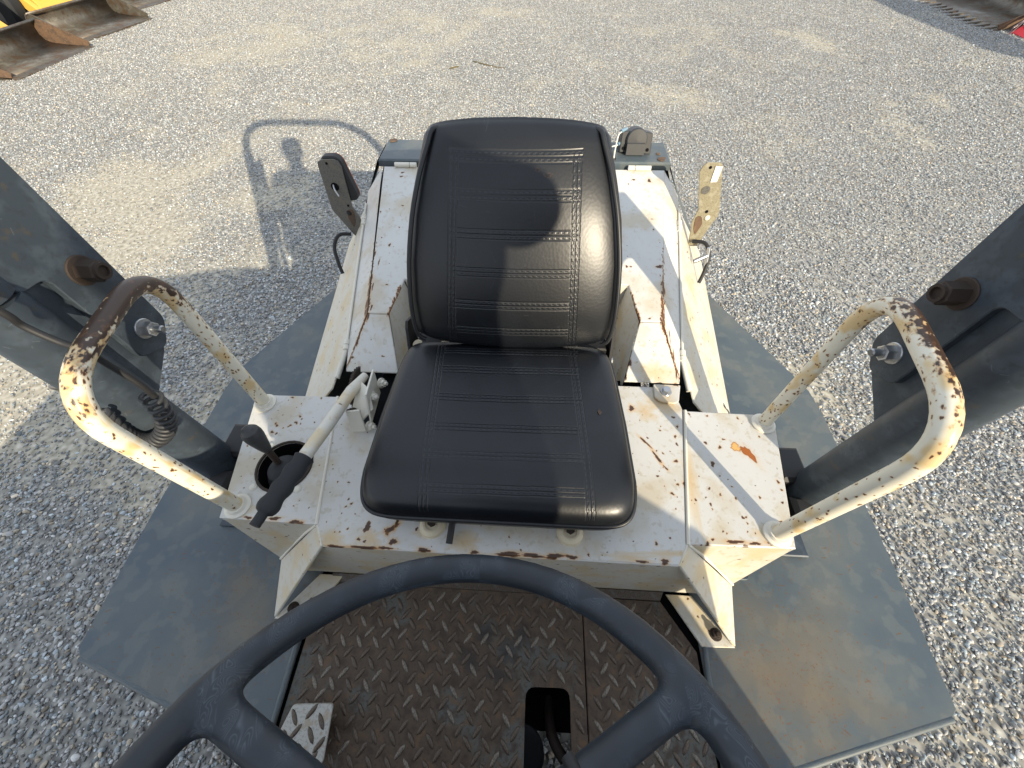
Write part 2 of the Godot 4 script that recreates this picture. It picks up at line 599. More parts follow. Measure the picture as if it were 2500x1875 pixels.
	var m2 := noise(22, 0.06, h, h, FastNoiseLite.TYPE_SIMPLEX_SMOOTH, 3)
	var im2 := mix_image(h, h, Vector3(204, 200, 188), [[m1, 120.0, 220.0, Vector3(205, 186, 148), 0.8], [m2, 160.0, 230.0, Vector3(192, 176, 146), 0.55]])
	for i in 90:
		chip(im2, rng.randf() * h, rng.randf() * h, rng.randf_range(1.0, 3.8) , rng.randf_range(0.8, 2.0), Color(0.27, 0.2, 0.15), 0.2, rng.randf_range(-0.3, 0.3))
	mats.white = textured(im2, 0.5, 0.0, 0.6)
	# ---- handrail: u runs along the tube, v round it
	var rw := 1024
	var rh := 128
	var r1 := noise(31, 0.05, rw, rh, FastNoiseLite.TYPE_SIMPLEX_SMOOTH, 5)
	var r2 := noise(32, 0.012, rw, rh, FastNoiseLite.TYPE_SIMPLEX_SMOOTH, 3)
	var r3 := noise(33, 0.12, rw, rh, FastNoiseLite.TYPE_SIMPLEX_SMOOTH, 3)
	var rim := Image.create(rw, rh, false, Image.FORMAT_RGB8)
	for j in rh:
		for i in rw:
			var u := float(i) / rw
			var v := float(j) / rh
			var k := j * rw + i
			# the hand has worn the top of the bar down to brown metal
			var wear := exp(-pow((u - 0.56) / 0.17, 2.0)) * (0.50 + 0.32 * cos(TAU * (v - 0.88)))
			wear += (r1[k] / 255.0 - 0.5) * 0.75 + (r3[k] / 255.0 - 0.5) * 0.22
			var c := Color(0.86, 0.84, 0.77).lerp(Color(0.80, 0.66, 0.42), clampf((r2[k] - 140.0) / 90.0, 0.0, 0.65))
			if wear > 0.40:
				c = c.lerp(Color(0.26, 0.20, 0.16), clampf((wear - 0.40) * 14.0, 0.0, 1.0))
			elif wear > 0.30:
				c = c.lerp(Color(0.66, 0.44, 0.22), clampf((wear - 0.30) * 6.0, 0.0, 0.6))
			rim.set_pixel(i, j, c)
	for i in 420:
		chip(rim, pow(rng.randf(), 0.8) * rw, rng.randf() * rh, rng.randf_range(0.8, 3.4), rng.randf_range(0.8, 3.0), Color(0.30, 0.22, 0.17), 0.35, rng.randf_range(-0.6, 0.6))
	mats.rail = textured(rim, 0.4)
	# ---- blue-grey fender paint, in plan: 2 m square
	w = 1536
	n1 = noise(41, 0.0047, w, w, FastNoiseLite.TYPE_SIMPLEX_SMOOTH, 5)
	n2 = noise(42, 0.02, w, w, FastNoiseLite.TYPE_SIMPLEX_SMOOTH, 4)
	n3 = noise(43, 0.22, w, w, FastNoiseLite.TYPE_SIMPLEX_SMOOTH, 2)
	im = mix_image(w, w, Vector3(77, 87, 92), [[n1, 120.0, 210.0, Vector3(94, 98, 95), 0.8], [n1, 110.0, 40.0, Vector3(66, 79, 88), 0.8], [n2, 140.0, 240.0, Vector3(112, 112, 104), 0.3], [n3, 180.0, 262.0, Vector3(84, 82, 76), 0.5]])
	for i in 3200:
		var x := rng.randf_range(-0.95, 0.95)
		var z := rng.randf_range(-1.2, 0.2)
		# scuffs gather where boots step, beside the floor
		var near := exp(-pow((absf(x) - 0.55) / 0.13, 2.0) - pow((z + 0.08) / 0.2, 2.0)) + 0.09
		if rng.randf() > near * 2.6:
			continue
		var a := rng.randf_range(-0.5, 0.9) * (1.0 if x > 0.0 else -1.0)
		var l := rng.randf_range(1.5, 10.0)
		scratch(im, (x + 1.0) * 768.0, (z + 1.6) * 768.0, a, l, Color(0.40, 0.25, 0.14), rng.randf_range(0.35, 0.9))
	for i in 26:
		var x3 := rng.randf_range(0.45, 0.9) * (1.0 if rng.randf() < 0.6 else -1.0)
		scratch(im, (x3 + 1.0) * 768.0, (rng.randf_range(-0.7, 0.15) + 1.6) * 768.0, rng.randf_range(0.0, 3.0), rng.randf_range(14, 50), Color(0.5, 0.33, 0.2), 0.45)
	for s in [[0.66, -0.05, 0.12, 0.12], [0.72, 0.03, 0.1, 0.05], [0.55, 0.0, 0.12, 0.16], [-0.58, -0.05, 0.1, 0.12], [0.57, -0.13, 0.08, 0.05], [0.53, -0.02, 0.06, 0.06], [0.62, 0.02, 0.08, 0.05], [0.50, 0.06, 0.05, 0.05], [-0.62, -0.12, 0.05, 0.05], [-0.52, -0.02, 0.05, 0.06], [0.60, 0.1, 0.1, 0.03]]:
		stain(im, (s[0] + 1.0) * 768.0, (s[1] + 1.6) * 768.0, s[2] * 768.0, s[3] * 768.0, Color(0.45, 0.38, 0.29), 0.36)
	for i in 1500:
		var x4 := rng.randfn(0.56, 0.13) * (1.0 if rng.randf() < 0.6 else -1.0)
		var z4 := rng.randfn(-0.07, 0.15)
		chip(im, (x4 + 1.0) * 768.0, (z4 + 1.6) * 768.0, rng.randf_range(0.5, 1.7), rng.randf_range(0.4, 0.9), Color(0.39, 0.28, 0.19), 0.0, rng.randf() * 3.0)
	mats.fender = textured(im, 0.5)
	# ---- dark steel tube of the roll bar
	m1 = noise(51, 0.012, h, h, FastNoiseLite.TYPE_SIMPLEX_SMOOTH, 5)
	m2 = noise(52, 0.05, h, h, FastNoiseLite.TYPE_SIMPLEX_SMOOTH, 4)
	var im5 := mix_image(h, h, Vector3(55, 64, 73), [[m1, 120.0, 230.0, Vector3(76, 86, 96), 0.6], [m2, 150.0, 250.0, Vector3(50, 56, 60), 0.5], [m1, 45.0, 5.0, Vector3(84, 72, 58), 0.5]])
	for i in 60:
		scratch(im5, rng.randf() * h, rng.randf() * h, rng.randf() * 3.0, rng.randf_range(3, 14), Color(0.5, 0.52, 0.54), 0.35)
	mats.dark = textured(im5, 0.5, 0.15, 0.35)
	# ---- chequer plate: rust brown over grey-blue paint, 1.2 m square in plan
	w = 1024
	n1 = noise(61, 0.006, w, w, FastNoiseLite.TYPE_SIMPLEX_SMOOTH, 5)
	n2 = noise(62, 0.035, w, w, FastNoiseLite.TYPE_SIMPLEX_SMOOTH, 4)
	n3 = noise(63, 0.18, w, w, FastNoiseLite.TYPE_SIMPLEX_SMOOTH, 2)
	im = mix_image(w, w, Vector3(80, 66, 52), [[n1, 155.0, 205.0, Vector3(86, 92, 91), 0.7], [n2, 140.0, 215.0, Vector3(62, 48, 37), 0.85], [n3, 160.0, 245.0, Vector3(50, 40, 32), 0.7], [n2, 90.0, 40.0, Vector3(100, 76, 54), 0.7]])
	for s in [[0.02, -0.02], [-0.06, 0.0], [0.05, -0.05], [-0.03, -0.05], [0.0, 0.02]]:
		stain(im, (s[0] + 0.6) / 1.2 * w, (s[1] + 0.4) / 1.2 * w, 26, 18, Color(0.13, 0.13, 0.14), 0.6)
	mats.tread = textured(im, 0.7, 0.05)
	im5 = mix_image(h, h, Vector3(116, 110, 100), [[m2, 125.0, 190.0, Vector3(82, 66, 51), 0.9], [m1, 150.0, 220.0, Vector3(128, 128, 124), 0.8]])
	mats.lug_worn_glint = textured(im5, 0.4, 0.35, 0.09)
	im5 = mix_image(h, h, Vector3(88, 78, 67), [[m2, 125.0, 190.0, Vector3(66, 53, 41), 0.9], [m1, 150.0, 220.0, Vector3(98, 96, 92), 0.8]])
	mats.lug = textured(im5, 0.42, 0.3, 0.09)
	# ---- vinyl: seams and creases pressed into it
	var sw := 1024
	var sh := 512
	var v1 := noise(71, 0.2, sw, sh, FastNoiseLite.TYPE_CELLULAR, 1)
	var v2 := noise(72, 0.014, sw, sh, FastNoiseLite.TYPE_SIMPLEX_SMOOTH, 4, 30.0)
	var v3 := noise(73, 0.008, sw, sh, FastNoiseLite.TYPE_SIMPLEX_SMOOTH, 3)
	var hi := PackedByteArray()
	hi.resize(sw * sh)
	for i in sw * sh:
		var crease := maxf(0.0, 1.0 - absf(v2[i] - 128.0) / 5.0)
		hi[i] = int(clampf(170.0 + (v1[i] - 128.0) * 0.05 + (v3[i] - 128.0) * 0.04 - crease * 6.0, 0, 255))
	var him := Image.create_from_data(sw, sh, false, Image.FORMAT_L8, hi)
	var sim := mix_image(sw, sh, Vector3(11, 14, 19), [[v3, 130.0, 210.0, Vector3(18, 21, 26), 0.7], [v1, 175.0, 255.0, Vector3(12, 15, 20), 0.5]])
	# cushion on the left half (0.5 m square), backrest on the right half
	for z in [-0.506, -0.459, -0.394, -0.331, -0.278, -0.222]:
		seam(him, sim, Vector2(-0.13, z), Vector2(0.142, z - 0.003), 0)
	seam(him, sim, Vector2(-0.138, -0.53), Vector2(-0.118, -0.19), 0)
	seam(him, sim, Vector2(0.128, -0.53), Vector2(0.15, -0.19), 0)
	for y in [1.314, 1.269, 1.217, 1.161, 1.107, 1.056]:
		seam(him, sim, Vector2(-0.10, y), Vector2(0.118, y), 1)
	seam(him, sim, Vector2(-0.112, 1.025), Vector2(-0.090, 1.316), 1)
	seam(him, sim, Vector2(0.126, 1.025), Vector2(0.108, 1.316), 1)
	for i in 70:
		scratch(sim, rng.randf() * sw, rng.randf() * sh, rng.randf() * 3.1, rng.randf_range(4, 26), Color(0.32, 0.33, 0.35), 0.25)
	for q in [[0.045, 1.300, 5, 2], [0.062, 1.294, 9, 2.4]]:
		chip(sim, 512.0 + (q[0] + 0.25) / 0.5 * 512.0, (q[1] - 0.95) / 0.5 * 512.0, q[2], q[3], Color(0.02, 0.02, 0.022), 0.0)
	mats.vinyl = textured(sim, 0.37, 0.0, 0.0, him, 0.14)
	mats.vinyl.metallic_specular = 0.5
	mats.vinyl_edge = plain(Color(0.012, 0.013, 0.015), 0.45)
	# ---- marbled plastic of the steering wheel
	var gn := FastNoiseLite.new()
	gn.seed = 81
	gn.frequency = 0.0075
	gn.fractal_octaves = 2
	var gw := FastNoiseLite.new()
	gw.seed = 82
	gw.frequency = 0.012
	gw.fractal_octaves = 2
	var wb := PackedByteArray()
	wb.resize(h * h * 3)
	for i in h * h:
		var x := float(i % h)
		var y := float(i / h)
		var o := gw.get_noise_2d(x, y * 0.7)
		var q := gn.get_noise_2d(x * 1.6 + o * 70.0, y * 0.7 + o * 45.0)
		var tone := gw.get_noise_2d(x * 0.5 + 900.0, y * 0.4)
		var c := Vector3(31, 37, 44).lerp(Vector3(39, 46, 54), clampf(0.5 + tone * 1.6, 0.0, 1.0))
		var band := absf(fposmod(q * 11.0, 1.0) - 0.5) * 2.0
		c = c.lerp(Vector3(96, 106, 116), pow(maxf(0.0, 1.0 - band * 1.9), 1.5) * clampf(tone * 3.0 - 0.25, 0.0, 0.55))
		c = c.lerp(Vector3(34, 40, 48), maxf(0.0, band - 0.6) * 0.35)
		wb[i * 3] = int(c.x)
		wb[i * 3 + 1] = int(c.y)
		wb[i * 3 + 2] = int(c.z)
	mats.wheel = textured(Image.create_from_data(h, h, false, Image.FORMAT_RGB8, wb), 0.5, 0.0, 0.16)
	# ---- worn steel and rust of buckets
	var im9 := mix_image(h, h, Vector3(104, 99, 90), [[m1, 140.0, 200.0, Vector3(96, 76, 58), 0.8], [m2, 145.0, 225.0, Vector3(82, 72, 62), 0.8], [m1, 80.0, 30.0, Vector3(132, 128, 118), 0.7]])
	mats.bucket = textured(im9, 0.42, 0.45, 1.3)
	im9 = mix_image(h, h, Vector3(98, 76, 58), [[m1, 120.0, 200.0, Vector3(76, 62, 50), 0.9], [m2, 150.0, 225.0, Vector3(118, 96, 74), 0.8]])
	mats.rust = textured(im9, 0.8, 0.0, 0.7)
	im9 = mix_image(h, h, Vector3(150, 142, 118), [[m2, 130.0, 210.0, Vector3(120, 114, 98), 0.8], [m1, 140.0, 220.0, Vector3(166, 160, 140), 0.8]])
	mats.zinc = textured(im9, 0.5, 0.35, 0.12)
	im9 = mix_image(h, h, Vector3(106, 104, 98), [[m2, 130.0, 210.0, Vector3(88, 86, 82), 0.8], [m1, 140.0, 220.0, Vector3(116, 108, 96), 0.8]])
	mats.step = textured(mix_image(h, h, Vector3(166, 165, 158), [[m2, 130.0, 210.0, Vector3(136, 134, 128), 0.8], [m1, 140.0, 220.0, Vector3(150, 136, 116), 0.7]]), 0.45, 0.3, 0.15)  # paler than the other plates: sunlit brightness put into the colour
	mats.plate_grey = textured(im9, 0.5, 0.35, 0.15)
	mats.bead = plain(Color(0.66, 0.63, 0.54), 0.55)
	mats.cream = plain(Color(0.62, 0.54, 0.38), 0.5)
	mats.black = plain(Color(0.012, 0.012, 0.013), 0.6)
	mats.void_black = plain(Color(0.008, 0.008, 0.009), 0.95, 0.0, 0.2)  # near-black standing in for shade inside cavities and under the floor
	mats.rubber = plain(Color(0.016, 0.018, 0.021), 0.72)
	mats.knob = plain(Color(0.034, 0.035, 0.037), 0.5)
	mats.steel = plain(Color(0.42, 0.43, 0.44), 0.32, 0.85)
	mats.dull_steel = plain(Color(0.20, 0.19, 0.18), 0.45, 0.7)
	mats.rusty = plain(Color(0.038, 0.026, 0.019), 0.75, 0.1)
	mats.wood = plain(Color(0.55, 0.36, 0.16), 0.5)
	mats.orange = plain(Color(0.5, 0.1, 0.01), 0.25)
	mats.yellow = plain(Color(0.68, 0.40, 0.07), 0.45)
	mats.red = plain(Color(0.50, 0.006, 0.014), 0.4)
	mats.red_line = plain(Color(0.55, 0.03, 0.05), 0.5)
	mats.ink = plain(Color(0.05, 0.045, 0.04), 0.6)
	mats.sticker = plain(Color(0.72, 0.70, 0.64), 0.6)
	mats.wire = plain(Color(0.7, 0.68, 0.6), 0.5)
	mats.blue_plug = plain(Color(0.16, 0.26, 0.34), 0.5)
	mats.twig = plain(Color(0.12, 0.10, 0.055), 0.9)


func stain(im: Image, x: float, y: float, rx: float, ry: float, col := Color(0.76, 0.60, 0.36), k := 0.5):
	var ph := rng.randf() * TAU
	for j in range(int(y - ry * 1.5), int(y + ry * 1.5)):
		for i in range(int(x - rx * 1.5), int(x + rx * 1.5)):
			if i < 0 or j < 0 or i >= im.get_width() or j >= im.get_height():
				continue
			var q := Vector2((i - x) / rx, (j - y) / ry)
			var an := q.angle()
			var d := q.length() / (1.0 + 0.25 * sin(2.0 * an + ph) + 0.16 * sin(5.0 * an + ph * 2.0) + 0.1 * sin(11.0 * an + ph * 3.0))
			if d < 1.0:
				im.set_pixel(i, j, im.get_pixel(i, j).lerp(col, k * pow(1.0 - d, 0.7)))


func scratch(im: Image, x: float, y: float, a: float, l: float, col: Color, k: float):
	var bend := rng.randf_range(-0.02, 0.02)
	for i in int(l * 1.5):
		x += cos(a) * 0.67
		y += sin(a) * 0.67
		a += bend
		var u := int(x)
		var v := int(y)
		if u >= 0 and v >= 0 and u < im.get_width() and v < im.get_height():
			im.set_pixel(u, v, im.get_pixel(u, v).lerp(col, k))


# a double stitched seam pressed into the vinyl; half 0 is the cushion plan, half 1 the backrest
func seam(him: Image, sim: Image, a: Vector2, b: Vector2, half: int):
	var f := func(p: Vector2) -> Vector2: return Vector2((p.x + 0.25) / 0.5 * 512.0, (p.y + 0.6) / 0.5 * 512.0) if half == 0 else Vector2(512.0 + (p.x + 0.25) / 0.5 * 512.0, (p.y - 0.95) / 0.5 * 512.0)
	var p0: Vector2 = f.call(a)
	var p1: Vector2 = f.call(b)
	var d := (p1 - p0).normalized()
	var n := Vector2(-d.y, d.x)
	var l := p0.distance_to(p1)
	for i in int(l * 1.5):
		var q := p0 + d * (i / 1.5)
		for o in [-7, -4, 0, 4, 7]:
			for e in [0, 1]:
				var r: Vector2 = q + n * (o + e * 0.8)
				var u := int(r.x)
				var v := int(r.y)
				if u < 0 or v < 0 or u >= 1024 or v >= 512:
					continue
				var deep := 70.0 if absi(o) != 4 else 120.0
				if absi(o) == 4 and int(i / 7.5) % 2 == 0:
					deep = 175.0
					sim.set_pixel(u, v, Color(0.125, 0.135, 0.15))
				elif absi(o) == 7:
					sim.set_pixel(u, v, Color(0.095, 0.105, 0.115))
				him.set_pixel(u, v, Color(deep / 255.0, deep / 255.0, deep / 255.0))


# ------------------------------------------------------------------ gravel yard
const SAND := [[-3.1, -1.7, 0.7, 0.5], [-2.95, -2.1, 0.8, 0.6], [-2.8, -2.9, 0.8, 0.7], [-3.5, -3.1, 0.9, 0.6], [-2.9, -1.25, 0.5, 0.35], [-4.0, -8.0, 1.0, 1.6], [-3.9, -6.9, 1.1, 0.9], [-2.2, -8.0, 1.0, 1.0], [-1.3, -6.9, 0.6, 0.5], [-0.9, -8.9, 0.9, 0.9], [-2.1, -6.5, 0.6, 0.4], [-2.45, -4.3, 0.35, 0.35], [-1.9, -3.0, 0.4, 0.5], [1.1, -6.1, 0.7, 0.5], [2.2, -7.8, 0.8, 0.7], [4.0, -7.1, 0.6, 0.9], [1.4, -1.25, 0.3, 0.3], [1.7, -0.7, 0.35, 0.4], [-1.8, -2.15, 0.35, 0.3], [-1.35, -2.2, 0.3, 0.2], [1.7, -5.2, 0.5, 0.4], [-2.3, -1.2, 0.4, 0.5], [-1.9, -0.9, 0.3, 0.4], [3.0, -4.6, 0.5, 0.25], [2.3, -0.2, 0.3, 0.3], [-1.55, -0.75, 0.25, 0.4]]
const GW := 1536
var sand_map := PackedFloat32Array()


func sand_at(x: float, z: float) -> float:
	var i := clampi(int((x + 8.5) / 17.0 * GW), 0, GW - 1)
	var j := clampi(int((z + 12.5) / 17.0 * GW), 0, GW - 1)
	return sand_map[j * GW + i]


func build_ground():
	var w := GW
	var n1 := noise(91, 0.011, w, w, FastNoiseLite.TYPE_SIMPLEX_SMOOTH, 5, 40.0)
	var n2 := noise(92, 0.30, w, w, FastNoiseLite.TYPE_SIMPLEX_SMOOTH, 2)
	var n3 := noise(93, 0.42, w, w, FastNoiseLite.TYPE_CELLULAR, 1)
	var n4 := noise(94, 0.05, w, w, FastNoiseLite.TYPE_SIMPLEX_SMOOTH, 3)
	sand_map.resize(w * w)
	for i in w * w:
		sand_map[i] = (n1[i] - 180.0) / 90.0 + (n4[i] - 128.0) / 300.0
	for s in SAND:
		var cx: float = (s[0] + 8.5) / 17.0 * w
		var cz: float = (s[1] + 12.5) / 17.0 * w
		var rx: float = s[2] / 17.0 * w
		var rz: float = s[3] / 17.0 * w
		for j in range(maxi(0, int(cz - rz * 2.2)), mini(w, int(cz + rz * 2.2))):
			for i in range(maxi(0, int(cx - rx * 2.2)), mini(w, int(cx + rx * 2.2))):
				var d := pow((i - cx) / rx, 2.0) + pow((j - cz) / rz, 2.0)
				sand_map[j * w + i] += 0.95 * exp(-d)
	# faint wheel tracks swept through the loose stone
	for t in [[-1.6, -9.5, -3.9, -1.4, 0.16], [-0.7, -10.0, -3.1, -3.0, 0.14], [3.3, -9.0, 4.4, -2.6, 0.15], [4.6, -9.0, 5.4, -3.4, 0.13], [1.6, -8.0, 2.6, -1.5, 0.12], [-5.2, -7.5, -3.4, -4.2, 0.2]]:
		for j in range(int((t[1] + 12.5) / 17.0 * w), int((t[3] + 12.5) / 17.0 * w)):
			var k: float = (j / float(w) * 17.0 - 12.5 - t[1]) / (t[3] - t[1])
			var cx2: float = (lerpf(t[0], t[2], k) + 0.35 * sin(k * 3.0) + 8.5) / 17.0 * w
			for i in range(int(cx2 - 60), int(cx2 + 60)):
				if i >= 0 and i < w:
					var e: float = absf(i - cx2) / w * 17.0
					sand_map[j * w + i] += 0.42 * exp(-pow(e / t[4], 2.0)) - 0.22 * exp(-pow((e - t[4] * 2.2) / 0.1, 2.0))
	var data := PackedByteArray()
	data.resize(w * w * 3)
	for i in w * w:
		var s := clampf(sand_map[i] * 0.8 + 0.3, 0.0, 1.0)
		var v := (n2[i] - 128.0) * 0.30 + (n3[i] - 128.0) * 0.16  # stone tones, with glints and shade between stones put into the speckle
		var c := Vector3(146 + v * 1.2, 145 + v * 1.2, 140 + v * 1.1).lerp(Vector3(172 + v * 0.9, 166 + v * 0.9, 151 + v * 0.9), s)
		data[i * 3] = clampi(int(c.x), 20, 235)
		data[i * 3 + 1] = clampi(int(c.y), 20, 235)
		data[i * 3 + 2] = clampi(int(c.z), 20, 235)
	var m := textured(Image.create_from_data(w, w, false, Image.FORMAT_RGB8, data), 0.95, 0.0, 0.0, null, 0.1, false)
	m.metallic_specular = 0.2
	var g := G.new(true)
	g.uvo = Vector2(-8.5, -12.5)
	g.uvs = 17.0
	var fn := FastNoiseLite.new()
	fn.seed = 5
	fn.frequency = 0.5
	var n := 110
	for j in n:
		for i in n:
			var p := []
			for q in [[0, 0], [1, 0], [1, 1], [0, 1]]:
				var x: float = -8.5 + 17.0 * (i + q[0]) / n
				var z: float = -12.5 + 17.0 * (j + q[1]) / n
				p.append(V(x, ground_y(x, z), z))
			g.tri(p[0], p[1], p[2], Vector3.UP)
			g.tri(p[0], p[2], p[3], Vector3.UP)
	var o := part("ground", g.done(), m, self)
	tag(o, "sandy grey gravel yard", "", "", "structure")
	# the yard beyond the picture, to the horizon
	var far := G.new()
	far.uvs = 2.0
	for q in [[-300, -300, 300, -12.5], [-300, 4.5, 300, 300], [-300, -12.5, -8.5, 4.5], [8.5, -12.5, 300, 4.5]]:
		far.quad(V(q[0], -0.012, q[1]), V(q[2], -0.012, q[1]), V(q[2], -0.012, q[3]), V(q[0], -0.012, q[3]), Vector3.UP)
	var fm := plain(Color(0.30, 0.295, 0.27), 0.95)
	var fo := part("terrain", far.done(), fm, self)
	tag(fo, "rest of the gravel yard reaching the horizon", "", "", "structure")
	build_gravel()


func ground_y(x: float, z: float) -> float:
	return 0.006 * sin(x * 2.1 + z * 0.7) + 0.005 * sin(z * 2.9 - x * 1.3)


func pebble(sd: int, fine: bool) -> ArrayMesh:
	var r := RandomNumberGenerator.new()
	r.seed = sd
	var t := (1.0 + sqrt(5.0)) / 2.0
	var v := [V(-1, t, 0), V(1, t, 0), V(-1, -t, 0), V(1, -t, 0), V(0, -1, t), V(0, 1, t), V(0, -1, -t), V(0, 1, -t), V(t, 0, -1), V(t, 0, 1), V(-t, 0, -1), V(-t, 0, 1)]
	var f := [[0, 11, 5], [0, 5, 1], [0, 1, 7], [0, 7, 10], [0, 10, 11], [1, 5, 9], [5, 11, 4], [11, 10, 2], [10, 7, 6], [7, 1, 8], [3, 9, 4], [3, 4, 2], [3, 2, 6], [3, 6, 8], [3, 8, 9], [4, 9, 5], [2, 4, 11], [6, 2, 10], [8, 6, 7], [9, 8, 1]]
	for i in v.size():
		v[i] = v[i].normalized()
	if fine:
		var f2 := []
		var mid := {}
		for a in f:
			var ms := []
			for e in 3:
				var k := Vector2i(mini(a[e], a[(e + 1) % 3]), maxi(a[e], a[(e + 1) % 3]))
				if not mid.has(k):
					mid[k] = v.size()
					v.append((v[k.x] + v[k.y]).normalized())
				ms.append(mid[k])
			f2.append_array([[a[0], ms[0], ms[2]], [a[1], ms[1], ms[0]], [a[2], ms[2], ms[1]], [ms[0], ms[1], ms[2]]])
		f = f2
	# cut by a few random planes, as crushed stone is
	for c in 5:
		var d := V(r.randfn(), r.randfn(), r.randfn()).normalized()
		var h := r.randf_range(0.55, 0.8)
		for i in v.size():
			var k: float = v[i].dot(d)
			if k > h:
				v[i] = v[i] - d * (k - h)
	var sc := V(r.randf_range(0.85, 1.15), r.randf_range(0.55, 0.75), r.randf_range(0.7, 0.95))
	var g := G.new(fine)
	for a in f:
		var p := [v[a[0]] * sc, v[a[1]] * sc, v[a[2]] * sc]
		g.tri(p[0], p[1], p[2], ((p[1] - p[0]).cross(p[2] - p[0]) * signf((p[1] - p[0]).cross(p[2] - p[0]).dot(p[0]))).normalized())
	return g.done()


func build_gravel():
	var root := thing("gravel", "loose grey crushed stones strewn over the whole sandy yard", "gravel")
	tag(root, "", "", "", "stuff")
	var rm := StandardMaterial3D.new()
	rm.vertex_color_use_as_albedo = true
	rm.roughness = 0.9
	rm.metallic_specular = 0.15
	# rings round the machine: stones per square metre, their radius in mm, mesh fineness
	var bands := [[0.0, 2.6, 9000, 3.0, 9.5, true], [2.6, 5.2, 5200, 4.0, 9.0, false], [5.2, 13.5, 2500, 5.5, 10.5, false]]
	var bi := 0
	for b in bands:
		var sets := [[], [], []]
		var area: float = PI * (b[1] * b[1] - b[0] * b[0])
		for i in int(area * b[2]):
			var r := sqrt(lerpf(b[0] * b[0], b[1] * b[1], rng.randf()))
			var a := rng.randf() * TAU
			var x := 0.04 + r * cos(a)
			var z := r * sin(a)
			var size := lerpf(b[3], b[4] * (1.0 if rng.randf() < 0.97 else 1.55), pow(rng.randf(), 1.9))
			var keep := rng.randf()
			var hue := rng.randf()
			var tone := rng.randf()
			var jig := rng.randf()
			if z > 1.3 or z < -12.4 or absf(x) > 8.4:
				continue
			if absf(x) > 1.75 + maxf(0.0, -z) * 1.05 + 0.6:
				continue
			if b[0] > 1.0 and z > -0.3:
				continue
			var s := sand_at(x, z)
			if keep < clampf(s * 0.46 + 0.03, 0.0, 0.72) * (0.4 + 0.6 * size / b[4] + 0.25):
				continue
			var lum := 0.17 + 0.33 * pow(tone, 1.2)
			if jig < 0.05:
				lum = 0.62
			var col := Color(lum, lum, lum * 0.98)
			if hue < 0.13:
				col = Color(lum * 1.14, lum, lum * 0.8)
			elif hue > 0.75:
				col = Color(lum * 0.9, lum, lum * 1.05)
			sets[i % 3].append([V(x, ground_y(x, z) + size * 0.0003 * (1.0 + 0.8 * jig), z), size * 0.001, col, rng.randf() * TAU, rng.randfn(0.0, 0.35), rng.randfn(0.0, 0.35)])
		for k in 3:
			var mm := MultiMesh.new()
			mm.transform_format = MultiMesh.TRANSFORM_3D
			mm.use_colors = true
			var pm := pebble(100 + bi * 3 + k, b[5])
			pm.surface_set_material(0, rm)
			mm.mesh = pm
			mm.instance_count = sets[k].size()
			for i in sets[k].size():
				var e: Array = sets[k][i]
				var bs := Basis.from_euler(V(e[4], e[3], e[5])).scaled(Vector3.ONE * e[1])
				mm.set_instance_transform(i, Transform3D(bs, e[0]))
				mm.set_instance_color(i, e[2])
			var o := MultiMeshInstance3D.new()
			o.name = "loose_stones"
			o.multimesh = mm
			root.add_child(o, true)
			o.set_meta("kind", "stuff")
		bi += 1


# ------------------------------------------------------------------ the machine
func mir(pts: Array, s: float) -> PackedVector3Array:
	var o := PackedVector3Array()
	for p in pts:
		o.append(V(p.x * s, p.y, p.z))
	return o


# convex plate lying flat with a convex hole in it, joined ring by ring
func holed(g: G, outer: PackedVector2Array, hole: PackedVector2Array, c: Vector2, y: float, t: float):
	var angles := []
	for q in outer:
		angles.append((q - c).angle())
	for q in hole:
		angles.append((q - c).angle())
	angles.sort()
	var hit := func(poly: PackedVector2Array, a: float) -> Vector2:
		var d := Vector2.from_angle(a)
		for i in poly.size():
			var p := poly[i] - c
			var e := poly[(i + 1) % poly.size()] - c - p
			var den := d.cross(e)
			if absf(den) < 1e-12:
				continue
			var u := p.cross(e) / den
			var v := p.cross(d) / den
			if u > 0.0 and v >= -1e-6 and v <= 1.0 + 1e-6:
				return c + d * u
		return c
	for i in angles.size():
		var a: float = angles[i]
		var b: float = angles[(i + 1) % angles.size()]
		if absf(angle_difference(a, b)) < 1e-5:
			continue
		var oa: Vector2 = hit.call(outer, a)
		var ob: Vector2 = hit.call(outer, b)
		var ha: Vector2 = hit.call(hole, a)
		var hb: Vector2 = hit.call(hole, b)
		g.quad(V(oa.x, y, oa.y), V(ob.x, y, ob.y), V(hb.x, y, hb.y), V(ha.x, y, ha.y), Vector3.UP)
		g.quad(V(oa.x, y - t, oa.y), V(ob.x, y - t, ob.y), V(hb.x, y - t, hb.y), V(ha.x, y - t, ha.y), Vector3.DOWN)
		var mo := (oa + ob) * 0.5 - c
		g.quad(V(oa.x, y, oa.y), V(ob.x, y, ob.y), V(ob.x, y - t, ob.y), V(oa.x, y - t, oa.y), V(mo.x, 0, mo.y))
		g.quad(V(ha.x, y, ha.y), V(hb.x, y, hb.y), V(hb.x, y - t, hb.y), V(ha.x, y - t, ha.y), V(-mo.x, 0, -mo.y))


func build_machine():
	machine = thing("construction_machine", "white and blue-grey ride-on machine with black seat, steering wheel and roll bar", "construction machine")
	build_chassis()
	build_floor()
	build_deck()
	build_hood()
	build_rear()
	build_seat()
	build_rails()
	build_levers()
	build_roll_bar()
	build_wheel()


